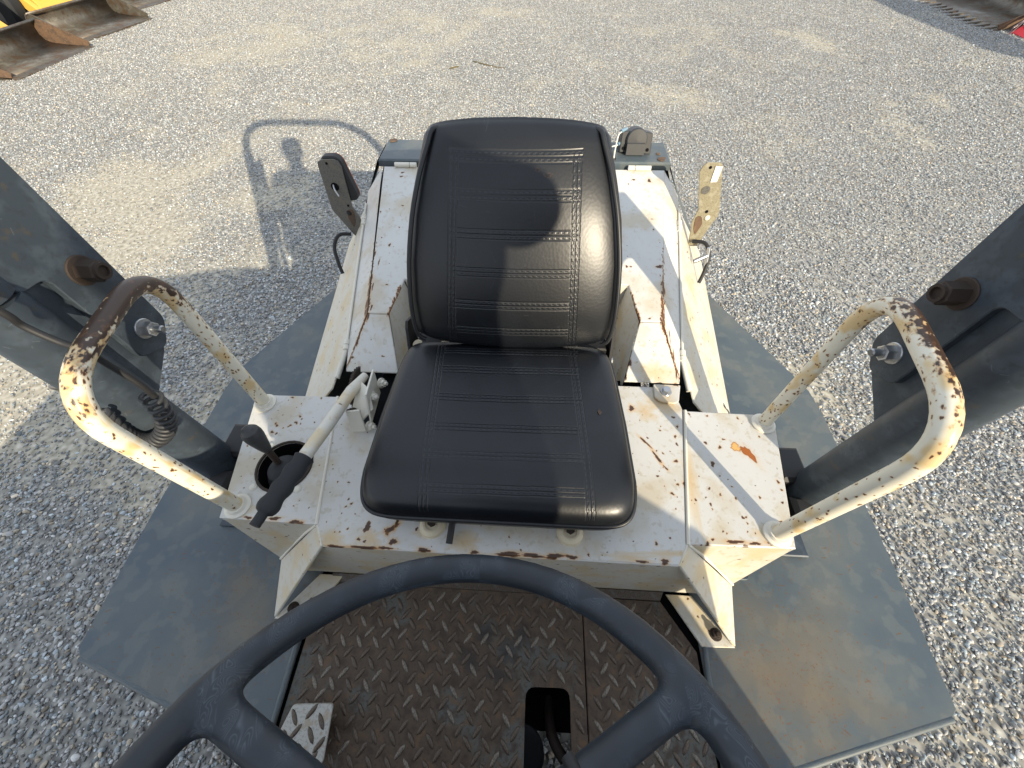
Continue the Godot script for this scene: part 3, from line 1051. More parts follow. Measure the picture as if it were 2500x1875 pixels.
func build_chassis():
	var g := G.new()
	g.box(V(0, 0.42, -1.0), V(0.8, 0.32, 0.72))
	g.box(V(-0.40, 0.44, -0.1), V(0.16, 0.28, 1.0))
	g.box(V(0.39, 0.44, -0.1), V(0.16, 0.28, 1.0))
	g.box(V(0, 0.44, -0.42), V(0.56, 0.26, 0.5))
	g.box(V(0.10, 0.36, -0.06), V(0.34, 0.16, 0.36))
	g.box(V(0, 0.44, 0.75), V(0.8, 0.26, 0.9))
	part("chassis", g.done(), mats.void_black, machine)  # some boxes only put black where the slot and gaps lie in shade
	for s in [[-1.0, -0.55], [1.0, -0.55], [-1.0, 0.85], [1.0, 0.85]]:
		var t := G.new()
		var hub := V(s[0] * 0.58, 0.27, s[1])
		t.lathe([Vector2(0.15, 0.0), Vector2(0.23, 0.0), Vector2(0.26, 0.03), Vector2(0.265, 0.11), Vector2(0.26, 0.19), Vector2(0.23, 0.22), Vector2(0.15, 0.22)], hub, V(s[0], 0, 0), 40)
		for k in 26:
			var a := TAU * k / 26
			t.box(hub + V(s[0] * (0.06 if k % 2 == 0 else 0.16), cos(a) * 0.262, sin(a) * 0.262), V(0.1, 0.02, 0.05), Basis(V(1, 0, 0), a), 0.002)
		var w := part("road_wheel", t.done(), mats.rubber, machine)
		var r := G.new()
		r.lathe([Vector2(0.0, 0.14), Vector2(0.06, 0.14), Vector2(0.07, 0.12), Vector2(0.13, 0.12), Vector2(0.16, 0.20), Vector2(0.16, 0.02)], hub, V(s[0], 0, 0), 32)
		part("wheel_rim", r.done(), mats.dull_steel, w)
	# open hopper in front of the wheel, in which the photographer stands
	var hp := G.new()
	var rim := [V(-0.54, 1.22, 0.31), V(0.54, 1.22, 0.31), V(0.88, 1.33, 0.66), V(0.88, 1.33, 2.30), V(-0.88, 1.33, 2.30), V(-0.88, 1.33, 0.66)]
	for i in 6:
		var p0: Vector3 = rim[i]
		var p1: Vector3 = rim[(i + 1) % 6]
		var nn := V((p0.x + p1.x) * 0.5, 0, (p0.z + p1.z) * 0.5 - 1.3)
		var fn := (p1 - p0).cross(Vector3.UP).normalized()
		if fn.dot(nn) < 0.0:
			fn = -fn
		hp.plate(P([p0, p1, V(p1.x, 0.60, p1.z), V(p0.x, 0.60, p0.z)]), fn, 0.012, 0.002)
	var hopper := part("hopper", hp.done(), mats.dark, machine)
	var hf := G.new()
	hf.plate(P([V(-0.53, 0.605, 0.33), V(0.53, 0.605, 0.33), V(0.86, 0.605, 0.67), V(0.86, 0.605, 2.28), V(-0.86, 0.605, 2.28), V(-0.86, 0.605, 0.67)]), Vector3.UP, 0.01)
	part("hopper_floor", hf.done(), mats.tread, hopper)
	# fenders
	for s in [-1.0, 1.0]:
		var f := G.new()
		f.uvo = Vector2(-1.0, -1.6)
		f.uvs = 2.0
		var out := [V(0.430, 0.60, 0.168), V(0.67, 0.60, 0.102), V(0.895, 0.60, 0.041), V(0.911, 0.60, 0.026), V(0.925, 0.60, -0.25), V(0.932, 0.60, -0.66), V(0.925, 0.60, -0.74), V(0.90, 0.60, -0.80), V(0.727, 0.60, -1.173), V(0.60, 0.60, -1.40), V(0.430, 0.60, -1.40)]
		f.plate(mir(out, s), Vector3.UP, 0.006, 0.003)
		# edge folded down all round
		for i in out.size() - 2:
			var a := V(out[i].x * s, out[i].y, out[i].z)
			var b := V(out[i + 1].x * s, out[i + 1].y, out[i + 1].z)
			var n := (b - a).cross(Vector3.UP).normalized()
			if n.dot(V(0.65 * s, 0, -0.5) - a) > 0.0:
				n = -n
			f.quad(a + V(0, -0.003, 0), b + V(0, -0.003, 0), b + V(0, -0.045, 0) + n * 0.006, a + V(0, -0.045, 0) + n * 0.006, n)
		part("fender", f.done(), mats.fender, machine)
		# rolled front lip
		var lp := G.new()
		lp.uvo = f.uvo
		lp.uvs = 2.0
		lp.tube(P([V(0.430 * s, 0.594, 0.168), V(0.67 * s, 0.594, 0.102), V(0.895 * s, 0.594, 0.041)]), 0.0075, 12)
		part("fender_lip", lp.done(), mats.fender, machine)
		# raised kerb between floor and fender
		var k := G.new()
		k.uvo = f.uvo
		k.uvs = 2.0
		k.tube(rounded(P([V(0.440 * s, 0.602, -0.05), V(0.434 * s, 0.604, 0.0), V(0.430 * s, 0.604, 0.17)]), 0.02), 0.006, 10)
		part("fender_bead", k.done(), mats.fender, machine)


func build_floor():
	var y := 0.60
	var m := G.new()
	m.uvo = Vector2(-0.6, -0.4)
	m.uvs = 1.2
	# main plate with the pedal slot
	var hole := PackedVector2Array()
	for q in round_poly(P([V(0.061, 0, 0.037), V(0.151, 0, 0.035), V(0.151, 0, 0.235), V(0.061, 0, 0.235)]), 0.02):
		hole.append(Vector2(q.x, q.z))
	holed(m, PackedVector2Array([Vector2(-0.420, -0.132), Vector2(0.1825, -0.132), Vector2(0.1825, 0.30), Vector2(-0.420, 0.30)]), hole, Vector2(0.106, 0.14), y, 0.006)
	var main := part("floor_plate", m.done(), mats.tread, machine)
	var r := G.new()
	r.uvo = m.uvo
	r.uvs = 1.2
	r.plate(P([V(0.185, y, -0.132), V(0.360, y, -0.132), V(0.422, y, -0.040), V(0.421, y, 0.30), V(0.185, y, 0.30)]), Vector3.UP, 0.006, 0.0015)
	var right := part("floor_plate", r.done(), mats.tread, machine)
	# its back edge rises to meet the deck
	var e := G.new()
	e.uvo = m.uvo
	e.uvs = 1.2
	e.plate(P([V(-0.40, 0.601, -0.132), V(0.360, 0.601, -0.132), V(0.368, 0.610, -0.1495), V(-0.40, 0.610, -0.1495)]), V(0, 1, 0.5), 0.004, 0.001)
	part("floor_upstand", e.done(), mats.lug, machine)
	# lozenges of the chequer plate, one mesh for each slant
	var lug := []
	for s in [-1.0, 1.0]:
		var g := G.new(true)
		var rings := []
		for i in 7:
			var t := -1.0 + i / 3.0
			var w := 0.0044 * sqrt(maxf(0.0, 1.0 - t * t)) + 0.0002
			var h := 0.0030 * (1.0 - t * t * 0.75)
			var pr := PackedVector3Array()
			for k in 8:
				var a := PI * k / 7.0
				pr.append(V(cos(a) * w, sin(a) * h - 0.0004, t * 0.0148).rotated(Vector3.UP, s * 0.60))
			rings.append(pr)
		g.loft(rings)
		lug.append(g.done())
	var counts := {main: 0, right: 0}
	var rest := SurfaceTool.new()
	for j in range(-4, 9):
		for i in range(-12, 13):
			for d in 2:
				var x := 0.006 + i * 0.0362 + (0.0181 if d == 1 else 0.0)
				var z := j * 0.0375 - 0.002 + (0.01875 if d == 1 else 0.0)
				if z < -0.122 or z > 0.28 or x < -0.408 or absf(x - 0.1838) < 0.009:
					continue
				if x > 0.412 or (x > 0.345 and z < -0.04 + (x - 0.415) * 1.45):
					continue
				if x > 0.048 and x < 0.164 and z > 0.022 and z < 0.25:
					continue
				var on := right if x > 0.1835 else main
				var worn := rng.randf() < (0.25 if x < 0.18 else 0.6)  # wear, plus sun glints on the right plate put in as paler lugs
				var jx := rng.randf_range(-0.0006, 0.0006)
				var turn := rng.randf_range(-0.05, 0.05)
				if counts[on] >= 295:
					rest.append_from(lug[d], 0, Transform3D(Basis(Vector3.UP, turn), V(x + jx, y, z)))
					continue
				var o := part("tread_lug", lug[d], mats.lug_worn_glint if worn else mats.lug, on)
				o.position = V(x + jx, y, z)
				o.rotation.y = turn
				counts[on] += 1
	if counts[main] >= 295:
		var ro := part("tread_lugs", rest.commit(), mats.lug, main)
		ro.set_meta("kind", "stuff")
	# loose step plate over the left edge
	var sp := G.new()
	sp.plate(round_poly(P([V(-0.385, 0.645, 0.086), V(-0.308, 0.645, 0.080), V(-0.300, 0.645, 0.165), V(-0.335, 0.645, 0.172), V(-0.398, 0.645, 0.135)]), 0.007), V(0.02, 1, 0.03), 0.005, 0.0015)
	var step := part("step_plate", sp.done(), mats.step, machine, "chequered step plate, its sunlit brightness put into the grey")
	for q in [[-0.375, 0.105, 1], [-0.345, 0.095, 0], [-0.322, 0.108, 1], [-0.365, 0.125, 0], [-0.335, 0.128, 1], [-0.315, 0.14, 0], [-0.345, 0.152, 1], [-0.322, 0.16, 0], [-0.38, 0.135, 1]]:
		var o2 := part("tread_lug", lug[q[2]], mats.lug, step)
		o2.position = V(q[0], 0.645, q[1])
	var leg := G.new()
	leg.box(V(-0.35, 0.621, 0.13), V(0.03, 0.04, 0.03))
	part("step_bracket", leg.done(), mats.rusty, step)
	# brake pedal below the slot
	var pd := G.new()
	pd.tube(rounded(P([V(0.118, 0.35, -0.02), V(0.118, 0.47, 0.10), V(0.122, 0.50, 0.13), V(0.19, 0.50, 0.2)]), 0.03), 0.011, 12)
	var pedal := part("pedal", pd.done(), mats.rusty, machine)
	var pp := G.new()
	pp.lathe([Vector2(0, 0.0), Vector2(0.05, 0.0), Vector2(0.053, 0.004), Vector2(0.053, 0.012), Vector2(0.046, 0.016), Vector2(0.03, 0.0165), Vector2(0, 0.0165)], V(0.055, 0.44, 0.155), V(0, 1, 0.25), 28)
	part("pedal_pad", pp.done(), mats.rubber, pedal)
	var kn := G.new()
	kn.lathe([Vector2(0, -0.004), Vector2(0.030, -0.004), Vector2(0.034, 0.0), Vector2(0.030, 0.006), Vector2(0, 0.008)], V(0.215, 0.640, 0.155), V(-0.2, 1, -0.1), 26)
	part("round_cap", kn.done(), mats.wood, machine)
	var ks := G.new()
	ks.tube(P([V(0.215, 0.598, 0.158), V(0.215, 0.636, 0.155)]), 0.008)
	part("cap_stem", ks.done(), mats.rusty, machine)


func build_deck():
	var y := 0.88
	# middle of the seat deck, cut away beside the brake
	var g := G.new()
	g.plate(P([V(-0.316, y, -0.150), V(0.314, y, -0.150), V(0.333, y, -0.184), V(0.384, y, -0.470), V(0.372, y, -0.530), V(-0.18, y, -0.530), V(-0.18, y, -0.392), V(-0.296, y, -0.394), V(-0.335, y, -0.418), V(-0.345, y, -0.468), V(-0.388, y, -0.470), V(-0.335, y, -0.184)]), Vector3.UP, 0.006, 0.003)
	var deck := part("seat_deck", g.done(), mats.paint, machine)
	var under := G.new()
	under.box(V(0, 0.76, -0.36), V(0.62, 0.2, 0.40))
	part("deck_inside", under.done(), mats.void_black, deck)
	# front wall down to the floor
	var fw := G.new()
	fw.plate(P([V(-0.314, 0.874, -0.1515), V(0.312, 0.874, -0.1515), V(0.48, 0.695, -0.1515), V(0.485, 0.606, -0.1515), V(-0.485, 0.606, -0.1515), V(-0.48, 0.695, -0.1515)]), V(0, 0, 1), 0.006, 0.001)
	part("front_wall", fw.done(), mats.white, deck)
	for s in [-1.0, 1.0]:
		var pod := G.new()
		var o := [V(0.338, y - 0.003, -0.187), V(0.524, y - 0.003, -0.190), V(0.578, y - 0.003, -0.466), V(0.389, y - 0.003, -0.469)]
		if s < 0.0:
			var hole := PackedVector2Array()
			for k in 32:
				hole.append(Vector2(-0.4435, -0.298) + Vector2.from_angle(TAU * k / 32) * 0.0535)
			var outer := PackedVector2Array()
			for q in o:
				outer.append(Vector2(-q.x, q.z))
			holed(pod, outer, hole, Vector2(-0.4435, -0.298), y - 0.003, 0.005)
		else:
			pod.plate(mir(o, s), Vector3.UP, 0.005, 0.002)
		# turned-down outer and back edges
		pod.plate(mir([V(0.524, 0.875, -0.190), V(0.578, 0.875, -0.466), V(0.579, 0.835, -0.466), V(0.525, 0.845, -0.190)], s), V(s, 0, 0.2), 0.004, 0.0005)
		pod.plate(mir([V(0.389, 0.875, -0.4695), V(0.578, 0.875, -0.4665), V(0.578, 0.80, -0.4665), V(0.389, 0.80, -0.4695)], s), V(0, 0, -1), 0.004, 0.0005)
		var po := part("side_deck", pod.done(), mats.paint, machine)
		# triangular front of the side deck, running down to the leg
		var gs := G.new()
		gs.plate(mir([V(0.337, 0.874, -0.1875), V(0.524, 0.874, -0.1915), V(0.526, 0.852, -0.1905), V(0.487, 0.692, -0.160)], s), V(0.05 * s, -0.12, 1), 0.005, 0.001)
		part("front_gusset", gs.done(), mats.white, po)
		# leg folded forward from the corner of the deck to the floor
		var lg := G.new()
		lg.plate(mir([V(0.335, 0.881, -0.186), V(0.315, 0.881, -0.150), V(0.503, 0.606, -0.054), V(0.487, 0.690, -0.158)], s), V(0.83 * s, 0.5, 0.25), 0.005, 0.0015)
		var lo := part("deck_leg", lg.done(), mats.white, machine)
		var ft := G.new()
		ft.plate(mir([V(0.374, 0.607, -0.146), V(0.433, 0.607, -0.050), V(0.502, 0.607, -0.052), V(0.43, 0.607, -0.146)], s), Vector3.UP, 0.006, 0.0015)
		part("foot_plate", ft.done(), mats.white, lo)
		var bo := G.new()
		bo.bolt(V(0.466 * s, 0.607, -0.074), Vector3.UP, 0.0085, 0.011, 0.006)
		part("foot_bolt", bo.done(), mats.rusty, lo)
		# sealed seam along the fold
		var sm := G.new()
		sm.tube(mir([V(0.336, 0.8795, -0.186), V(0.352, 0.8795, -0.275), V(0.369, 0.8795, -0.37), V(0.388, 0.8795, -0.468)], s), 0.0035, 8)
		sm.tube(mir([V(0.336, 0.879, -0.186), V(0.375, 0.835, -0.181), V(0.43, 0.765, -0.173), V(0.487, 0.693, -0.159)], s), 0.003, 8)
		part("seam_bead", sm.done(), mats.bead, deck)
		# plugs where the handrail is let in
		for q in [[0.498, -0.2125], [0.547, -0.443]]:
			var cl := G.new()
			cl.lathe([Vector2(0.024, 0.0), Vector2(0.024, 0.004), Vector2(0.019, 0.007), Vector2(0.0165, 0.012), Vector2(0.0, 0.012)], V(q[0] * s, 0.877, q[1]), Vector3.UP, 24)
			part("rail_socket", cl.done(), mats.cream if rng.randf() < 0.3 else mats.bead, po)
	# rolled rim of the lever hole with its three screws
	var rim := G.new()
	var cir := PackedVector3Array()
	for k in 32:
		cir.append(V(-0.4435 + cos(TAU * k / 32) * 0.054, 0.878, -0.298 + sin(TAU * k / 32) * 0.054))
	rim.tube(cir, 0.0028, 8, true)
	part("hole_rim", rim.done(), mats.rusty, deck)
	var well := G.new()
	well.lathe([Vector2(0.056, 0.0), Vector2(0.056, -0.09), Vector2(0.0, -0.09)], V(-0.4435, 0.872, -0.298), Vector3.UP, 32)
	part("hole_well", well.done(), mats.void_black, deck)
	for q in [[-0.488, -0.340], [-0.487, -0.251], [-0.398, -0.252]]:
		var sc := G.new()
		sc.lathe([Vector2(0.0075, 0), Vector2(0.0075, 0.001), Vector2(0.0045, 0.004), Vector2(0, 0.0045)], V(q[0], 0.877, q[1]), Vector3.UP, 16)
		part("screw", sc.done(), mats.bead, deck)
	# bolted tab of the hood on the right
	var tb := G.new()
	tb.plate(round_poly(P([V(0.328, 0.886, -0.533), V(0.325, 0.886, -0.497), V(0.334, 0.886, -0.486), V(0.366, 0.886, -0.481), V(0.377, 0.886, -0.488), V(0.389, 0.886, -0.533)]), 0.004), Vector3.UP, 0.005, 0.0015)
	var tab := part("hood_tab", tb.done(), mats.paint, deck)
	var tb2 := G.new()
	tb2.bolt(V(0.352, 0.886, -0.512), Vector3.UP, 0.0085, 0.012)
	part("tab_bolt", tb2.done(), mats.steel, tab)
	# raised feet of the seat slides, and the slide's release handle
	for x in [-0.122, 0.128]:
		var ft2 := G.new()
		ft2.lathe([Vector2(0.024, 0), Vector2(0.022, 0.008), Vector2(0.016, 0.012), Vector2(0.012, 0.012), Vector2(0.011, 0.009), Vector2(0, 0.009)], V(x, 0.88, -0.196), Vector3.UP, 24)
		part("seat_foot", ft2.done(), mats.cream, deck)
		var fb := G.new()
		fb.lathe([Vector2(0.008, 0), Vector2(0.008, 0.006), Vector2(0, 0.006)], V(x, 0.889, -0.198), Vector3.UP, 6)
		part("seat_foot_bolt", fb.done(), mats.rusty, deck)
	var hd := G.new()
	hd.tube(P([V(-0.081, 0.91, -0.25), V(-0.082, 0.905, -0.20)]), 0.003, 8)
	hd.tube(P([V(-0.082, 0.905, -0.203), V(-0.0825, 0.902, -0.197), V(-0.084, 0.897, -0.162)]), 0.006, 12)
	part("slide_handle", hd.done(), mats.black, deck)
	# dark metal sole plate standing out under the right side deck
	var sp := G.new()
	sp.plate(round_poly(P([V(0.43, 0.66, -0.34), V(0.535, 0.66, -0.34), V(0.545, 0.66, -0.175), V(0.44, 0.66, -0.175)]), 0.012), Vector3.UP, 0.012)
	part("sole_plate", sp.done(), mats.dark, machine)


func top_y(z: float) -> float:
	return 0.955 + 0.251 * (-0.662 - z)


func build_hood():
	var g := G.new()
	var pts := []
	for q in [[-0.35, -0.662], [-0.297, -0.662], [-0.275, -0.76], [0.278, -0.76], [0.299, -0.662], [0.351, -0.662], [0.402, -1.14], [-0.396, -1.14]]:
		pts.append(V(q[0], top_y(q[1]), q[1]))
	g.plate(P(pts), V(0, 1, 0.251), 0.005, 0.002)
	var hood := part("hood", g.done(), mats.paint, machine)
	for s in [-1.0, 1.0]:
		# sloping front of each shoulder
		var f := G.new()
		f.plate(mir([V(0.298, 0.954, -0.6605), V(0.350, 0.954, -0.6605), V(0.386, 0.889, -0.534), V(0.262, 0.889, -0.534)], s), V(0, 0.9, 0.45), 0.005, 0.0015)
		part("shoulder_front", f.done(), mats.paint, hood)
		# inner cheek beside the seat
		var c := G.new()
		c.quad(V(0.2965 * s, 0.9525, -0.6625), V(0.277 * s, top_y(-0.758) - 0.002, -0.758), V(0.25 * s, 0.80, -0.758), V(0.262 * s, 0.80, -0.60), V(-s, 0.2, 0))
		c.tri(V(0.2965 * s, 0.9525, -0.6625), V(0.261 * s, 0.886, -0.536), V(0.262 * s, 0.80, -0.60), V(-s, 0.2, 0.3).normalized())
		c.tri(V(0.261 * s, 0.886, -0.536), V(0.262 * s, 0.80, -0.60), V(0.262 * s, 0.80, -0.534), V(-s, 0.0, 0.3).normalized())
		part("inner_cheek", c.done(), mats.white, hood)
		# bevel from the top down to the hinge line
		var b := G.new()
		b.quad(V(0.351 * s, 0.9535, -0.6615), V(0.402 * s, 1.073, -1.139), V(0.456 * s, 1.012, -1.119), V(0.402 * s, 0.900, -0.622), V(s, 0.8, 0))
		b.tri(V(0.351 * s, 0.9535, -0.6615), V(0.402 * s, 0.900, -0.622), V(0.3865 * s, 0.888, -0.535), V(0.7 * s, 0.6, 0.4).normalized())
		part("hood_bevel", b.done(), mats.paint, hood)
		# side door, leaning out to the fender
		var d := G.new()
		d.plate(mir([V(0.408, 0.897, -0.622), V(0.451, 0.999, -1.05), V(0.462, 0.985, -1.118), V(0.62, 0.78, -1.19), V(0.715, 0.612, -1.262), V(0.632, 0.612, -0.50), V(0.43, 0.848, -0.512)], s), V(0.80 * s, 0.6, 0.02), 0.004, 0.001)
		var door := part("side_door", d.done(), mats.white, machine)
		var rod := G.new()
		rod.tube(mir([V(0.406, 0.901, -0.622), V(0.450, 1.004, -1.062)], s), 0.0032, 10)
		part("hinge_rod", rod.done(), mats.bead, door)
		for h in [[0.0, -0.06], [0.82, 0.9]]:
			var hg := G.new()
			var a0 := V(0.406 * s, 0.901, -0.622)
			var a1 := V(0.450 * s, 1.004, -1.062)
			hg.tube(P([a0.lerp(a1, h[0]), a0.lerp(a1, (h[0] + h[1]) * 0.5)]), 0.0068, 14)
			hg.tube(P([a0.lerp(a1, (h[0] + h[1]) * 0.5 + (0.004 if h[1] > 0.0 else -0.004)), a0.lerp(a1, h[1])]), 0.0068, 14)
			part("hinge_barrel", hg.done(), mats.bead, door)
		# folded flange at the door's front, with the dark gap behind it
		var fl := G.new()
		fl.tube(mir([V(0.404, 0.892, -0.60), V(0.415, 0.866, -0.53)], s), 0.0065, 10)
		part("door_flange", fl.done(), mats.bead, door)
		# striping and lettering along the foot of the door
		var ln := G.new()
		ln.plate(mir([V(0.6185, 0.6335, -0.52), V(0.700, 0.6335, -1.22), V(0.7035, 0.6275, -1.22), V(0.6225, 0.6275, -0.52)], s), V(0.80 * s, 0.6, 0.02), 0.001, 0.0001)
		part("red_stripe", ln.done(), mats.red_line, door)
		if s > 0.0:
			# large dark characters along the door, too oblique to read
			for k in 9:
				var f0 := lerpf(-0.60, -0.93, k / 8.0)
				var bb := G.new()
				var dn := V(0.045, -0.058, 0.0)
				var c0 := V(lerpf(0.600, 0.640, k / 8.0), lerpf(0.679, 0.672, k / 8.0), f0) + V(0.0012, 0.0016, 0)
				bb.plate(P([c0 - dn * 0.42, c0 - dn * 0.42 + V(0, 0, -0.014), c0 + dn * 0.42 + V(0, 0, -0.014 - 0.01 * (k % 3)), c0 + dn * 0.42 + V(0, 0, -0.01 * (k % 3))]), V(0.80, 0.6, 0.02), 0.001, 0.0001)
				if k % 2 == 0:
					bb.plate(P([c0 + V(0, 0, -0.012), c0 + V(0, 0, -0.034), c0 + dn * 0.16 + V(0, 0, -0.034), c0 + dn * 0.16 + V(0, 0, -0.012)]), V(0.80, 0.6, 0.02), 0.001, 0.0001)
				part("character_stroke", bb.done(), mats.ink, door)
	for s in [-1.0, 1.0]:
		var hb := G.new()
		hb.tube(P([V(0.300 * s, 1.080, -1.138), V(0.318 * s, 1.080, -1.138)]), 0.0065, 14)
		hb.tube(P([V(0.320 * s, 1.080, -1.138), V(0.362 * s, 1.080, -1.138)]), 0.0065, 14)
		part("hood_hinge", hb.done(), mats.bead, hood)
	# back wall of the recess behind the seat
	var w := G.new()
	w.plate(P([V(-0.275, 0.975, -0.759), V(0.278, 0.975, -0.759), V(0.25, 0.78, -0.759), V(-0.25, 0.78, -0.759)]), V(0, 0, 1), 0.004, 0.001)
	part("recess_wall", w.done(), mats.white, hood)
	# black engine bay seen through the gaps beside the doors
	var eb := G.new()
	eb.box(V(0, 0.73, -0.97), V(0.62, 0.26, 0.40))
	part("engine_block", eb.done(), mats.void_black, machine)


func build_rear():
	var g := G.new()
	g.uvo = Vector2(-1.0, -1.9)
	g.uvs = 2.0
	g.plate(P([V(-0.412, 1.09, -1.148), V(0.418, 1.09, -1.148), V(0.421, 1.09, -1.28), V(-0.414, 1.09, -1.28)]), Vector3.UP, 0.02, 0.004)
	g.plate(P([V(-0.414, 1.086, -1.2805), V(0.421, 1.086, -1.2805), V(0.74, 0.45, -1.42), V(-0.74, 0.45, -1.42)]), V(0, 0.2, -1), 0.02, 0.003)
	for s in [-1.0, 1.0]:
		g.quad(V(0.417 * s, 1.086, -1.28), V(0.415 * s, 1.086, -1.148), V(0.458 * s, 1.006, -1.125), V(0.74 * s, 0.60, -1.42), V(s, 0.6, 0))
		g.tri(V(0.458 * s, 1.006, -1.125), V(0.74 * s, 0.60, -1.42), V(0.717 * s, 0.605, -1.264), V(0.8 * s, 0.6, 0).normalized())
	var rear := part("rear_body", g.done(), mats.fender, machine)
	# rust on the box top
	for q in [[0.395, -1.17, 0.012], [0.39, -1.2, 0.006], [-0.395, -1.27, 0.012], [-0.24, -1.25, 0.02], [-0.25, -1.22, 0.01]]:
		var r := G.new()
		var pr := PackedVector3Array()
		for k in 9:
			var a := TAU * k / 9
			pr.append(V(q[0] + cos(a) * q[2] * rng.randf_range(0.6, 1.3), 1.0925, q[1] + sin(a) * q[2] * rng.randf_range(0.5, 1.4)))
		r.plate(pr, Vector3.UP, 0.002, 0.0005)
		part("rust_scab", r.done(), mats.rust, rear)
	# reversing alarm on its base
	var hb := G.new()
	hb.plate(round_poly(P([V(0.278, 1.094, -1.2), V(0.367, 1.09, -1.198), V(0.364, 1.140, -1.212), V(0.345, 1.142, -1.213), V(0.298, 1.145, -1.213), V(0.279, 1.143, -1.212)]), 0.003), V(0, 0.25, 1), 0.045, 0.002)
	var horn := part("reversing_alarm", hb.done(), mats.knob, machine, "black reversing alarm on the grey rear box")
	var hd := G.new()
	hd.lathe([Vector2(0.029, -0.04), Vector2(0.029, 0.006), Vector2(0.026, 0.012), Vector2(0.0, 0.013)], V(0.321, 1.124, -1.209), V(0, 0.25, 1), 30)
	hd.box(V(0.3205, 1.106, -1.196), V(0.05, 0.03, 0.014), Basis(V(1, 0, 0), -0.25))
	part("alarm_face", hd.done(), mats.knob, horn)
	for q in [[0.289, 1.105], [0.356, 1.101]]:
		var sh := G.new()
		sh.lathe([Vector2(0.0045, 0), Vector2(0.0045, 0.0012), Vector2(0, 0.0012)], V(q[0], q[1], -1.201), V(0, 0.25, 1), 14)
		part("screw_hole", sh.done(), mats.void_black, horn)
	var wr := G.new()
	wr.tube(smooth_path(P([V(0.26, 1.09, -1.165), V(0.262, 1.115, -1.18), V(0.268, 1.14, -1.20), V(0.282, 1.142, -1.215)])), 0.0018, 8)
	wr.tube(smooth_path(P([V(0.22, 1.098, -1.20), V(0.25, 1.105, -1.205), V(0.275, 1.11, -1.21)])), 0.0018, 8)
	part("white_wire", wr.done(), mats.wire, horn)
	var pg := G.new()
	pg.tube(P([V(0.275, 1.144, -1.21), V(0.290, 1.146, -1.222)]), 0.0045, 8)
	pg.tube(P([V(0.272, 1.112, -1.208), V(0.288, 1.114, -1.218)]), 0.0045, 8)
	part("wire_plug", pg.done(), mats.blue_plug, horn)
	var gm := G.new()
	gm.lathe([Vector2(0.007, 0), Vector2(0.006, 0.003), Vector2(0, 0.003)], V(0.26, 1.09, -1.165), Vector3.UP, 14)
	part("grommet", gm.done(), mats.black, rear)
	# lamp brackets standing up on either side
	for s in [-1.0, 1.0]:
		var z := -1.0
		var b := G.new()
		var out := [V(0.443, 1.136, z), V(0.447, 1.15, z), V(0.455, 1.158, z), V(0.484, 1.158, z), V(0.493, 1.153, z), V(0.497, 1.14, z), V(0.5335, 1.035, z), V(0.535, 1.02, z), V(0.528, 1.001, z), V(0.513, 0.93, z), V(0.488, 0.93, z), V(0.473, 1.006, z), V(0.477, 1.04, z)]
		if s < 0.0:
			out = [V(0.515, 1.137, z), V(0.512, 1.147, z), V(0.500, 1.153, z), V(0.468, 1.154, z), V(0.458, 1.149, z), V(0.454, 1.135, z), V(0.463, 1.03, z), V(0.452, 1.0, z), V(0.452, 0.94, z), V(0.487, 0.94, z), V(0.5245, 1.02, z)]
		b.plate(mir(out, s), V(0, 0.05, 1), 0.003, 0.0008)
		var br := part("lamp_bracket", b.done(), mats.zinc if s > 0.0 else mats.plate_grey, machine)
		for q in ([[0.4655, 1.147, 0.0036], [0.500, 1.035, 0.004], [0.475, 1.092, 0.0105]] if s > 0.0 else [[0.489, 1.144, 0.0032], [0.473, 1.033, 0.003], [0.490, 1.085, 0.0105]]):
			var ho := G.new()
			ho.lathe([Vector2(q[2], 0), Vector2(q[2], 0.0012), Vector2(0, 0.0012)], V(q[0] * s, q[1], z + 0.0002), V(0, 0.05, 1), 18)
			part("bracket_hole", ho.done(), mats.void_black if s < 0.0 or q[2] < 0.009 else mats.plate_grey, br)
		var sc := G.new()
		sc.bolt(V((0.508 if s > 0.0 else 0.478) * s, 1.018 if s > 0.0 else 1.012, z), V(0, 0.05, 1), 0.0045, 0.005)
		part("bracket_bolt", sc.done(), mats.bead if s > 0.0 else mats.black, br)
		var rp := G.new()
		rp.plate(round_poly(mir([V(0.477, 1.02, z + 0.0015), V(0.492, 1.023, z + 0.0015), V(0.502, 1.0, z + 0.0015), V(0.494, 0.965, z + 0.0015), V(0.483, 0.985, z + 0.0015)], s if s > 0.0 else -0.97), 0.008), V(0, 0.05, 1), 0.002, 0.0005)
		part("rust_patch", rp.done(), mats.rust, br)
		if s > 0.0:
			var stk := G.new()
			stk.plate(P([V(0.4765, 1.151, z + 0.002), V(0.4935, 1.150, z + 0.002), V(0.494, 1.113, z + 0.002), V(0.4785, 1.112, z + 0.002)]), V(0, 0.05, 1), 0.001, 0.0002)
			part("white_sticker", stk.done(), mats.sticker, br)
			var lt := G.new()
			lt.tube(P([V(0.492, 0.925, -0.935), V(0.526, 0.938, -0.945)]), 0.006, 10)
			lt.tube(P([V(0.525, 0.958, -0.952), V(0.530, 0.915, -0.938)]), 0.005, 10)
			part("latch_handle", lt.done(), mats.steel, machine)
		else:
			var body := G.new()
			var oval := PackedVector3Array()
			for q in [V(-0.508, 1.158, z - 0.004), V(-0.455, 1.160, z - 0.004), V(-0.437, 1.045, z - 0.004), V(-0.49, 1.042, z - 0.004)]:
				oval.append(q)
			body.plate(round_poly(oval, 0.02, 6), V(0, 0.05, 1), 0.022, 0.003)
			var lamp := part("tail_lamp", body.done(), mats.black, br)
			var lens := G.new()
			var o2 := PackedVector3Array()
			for q in oval:
				o2.append(q * V(1, 1, 1) + V(-0.003, -0.004, -0.0235))
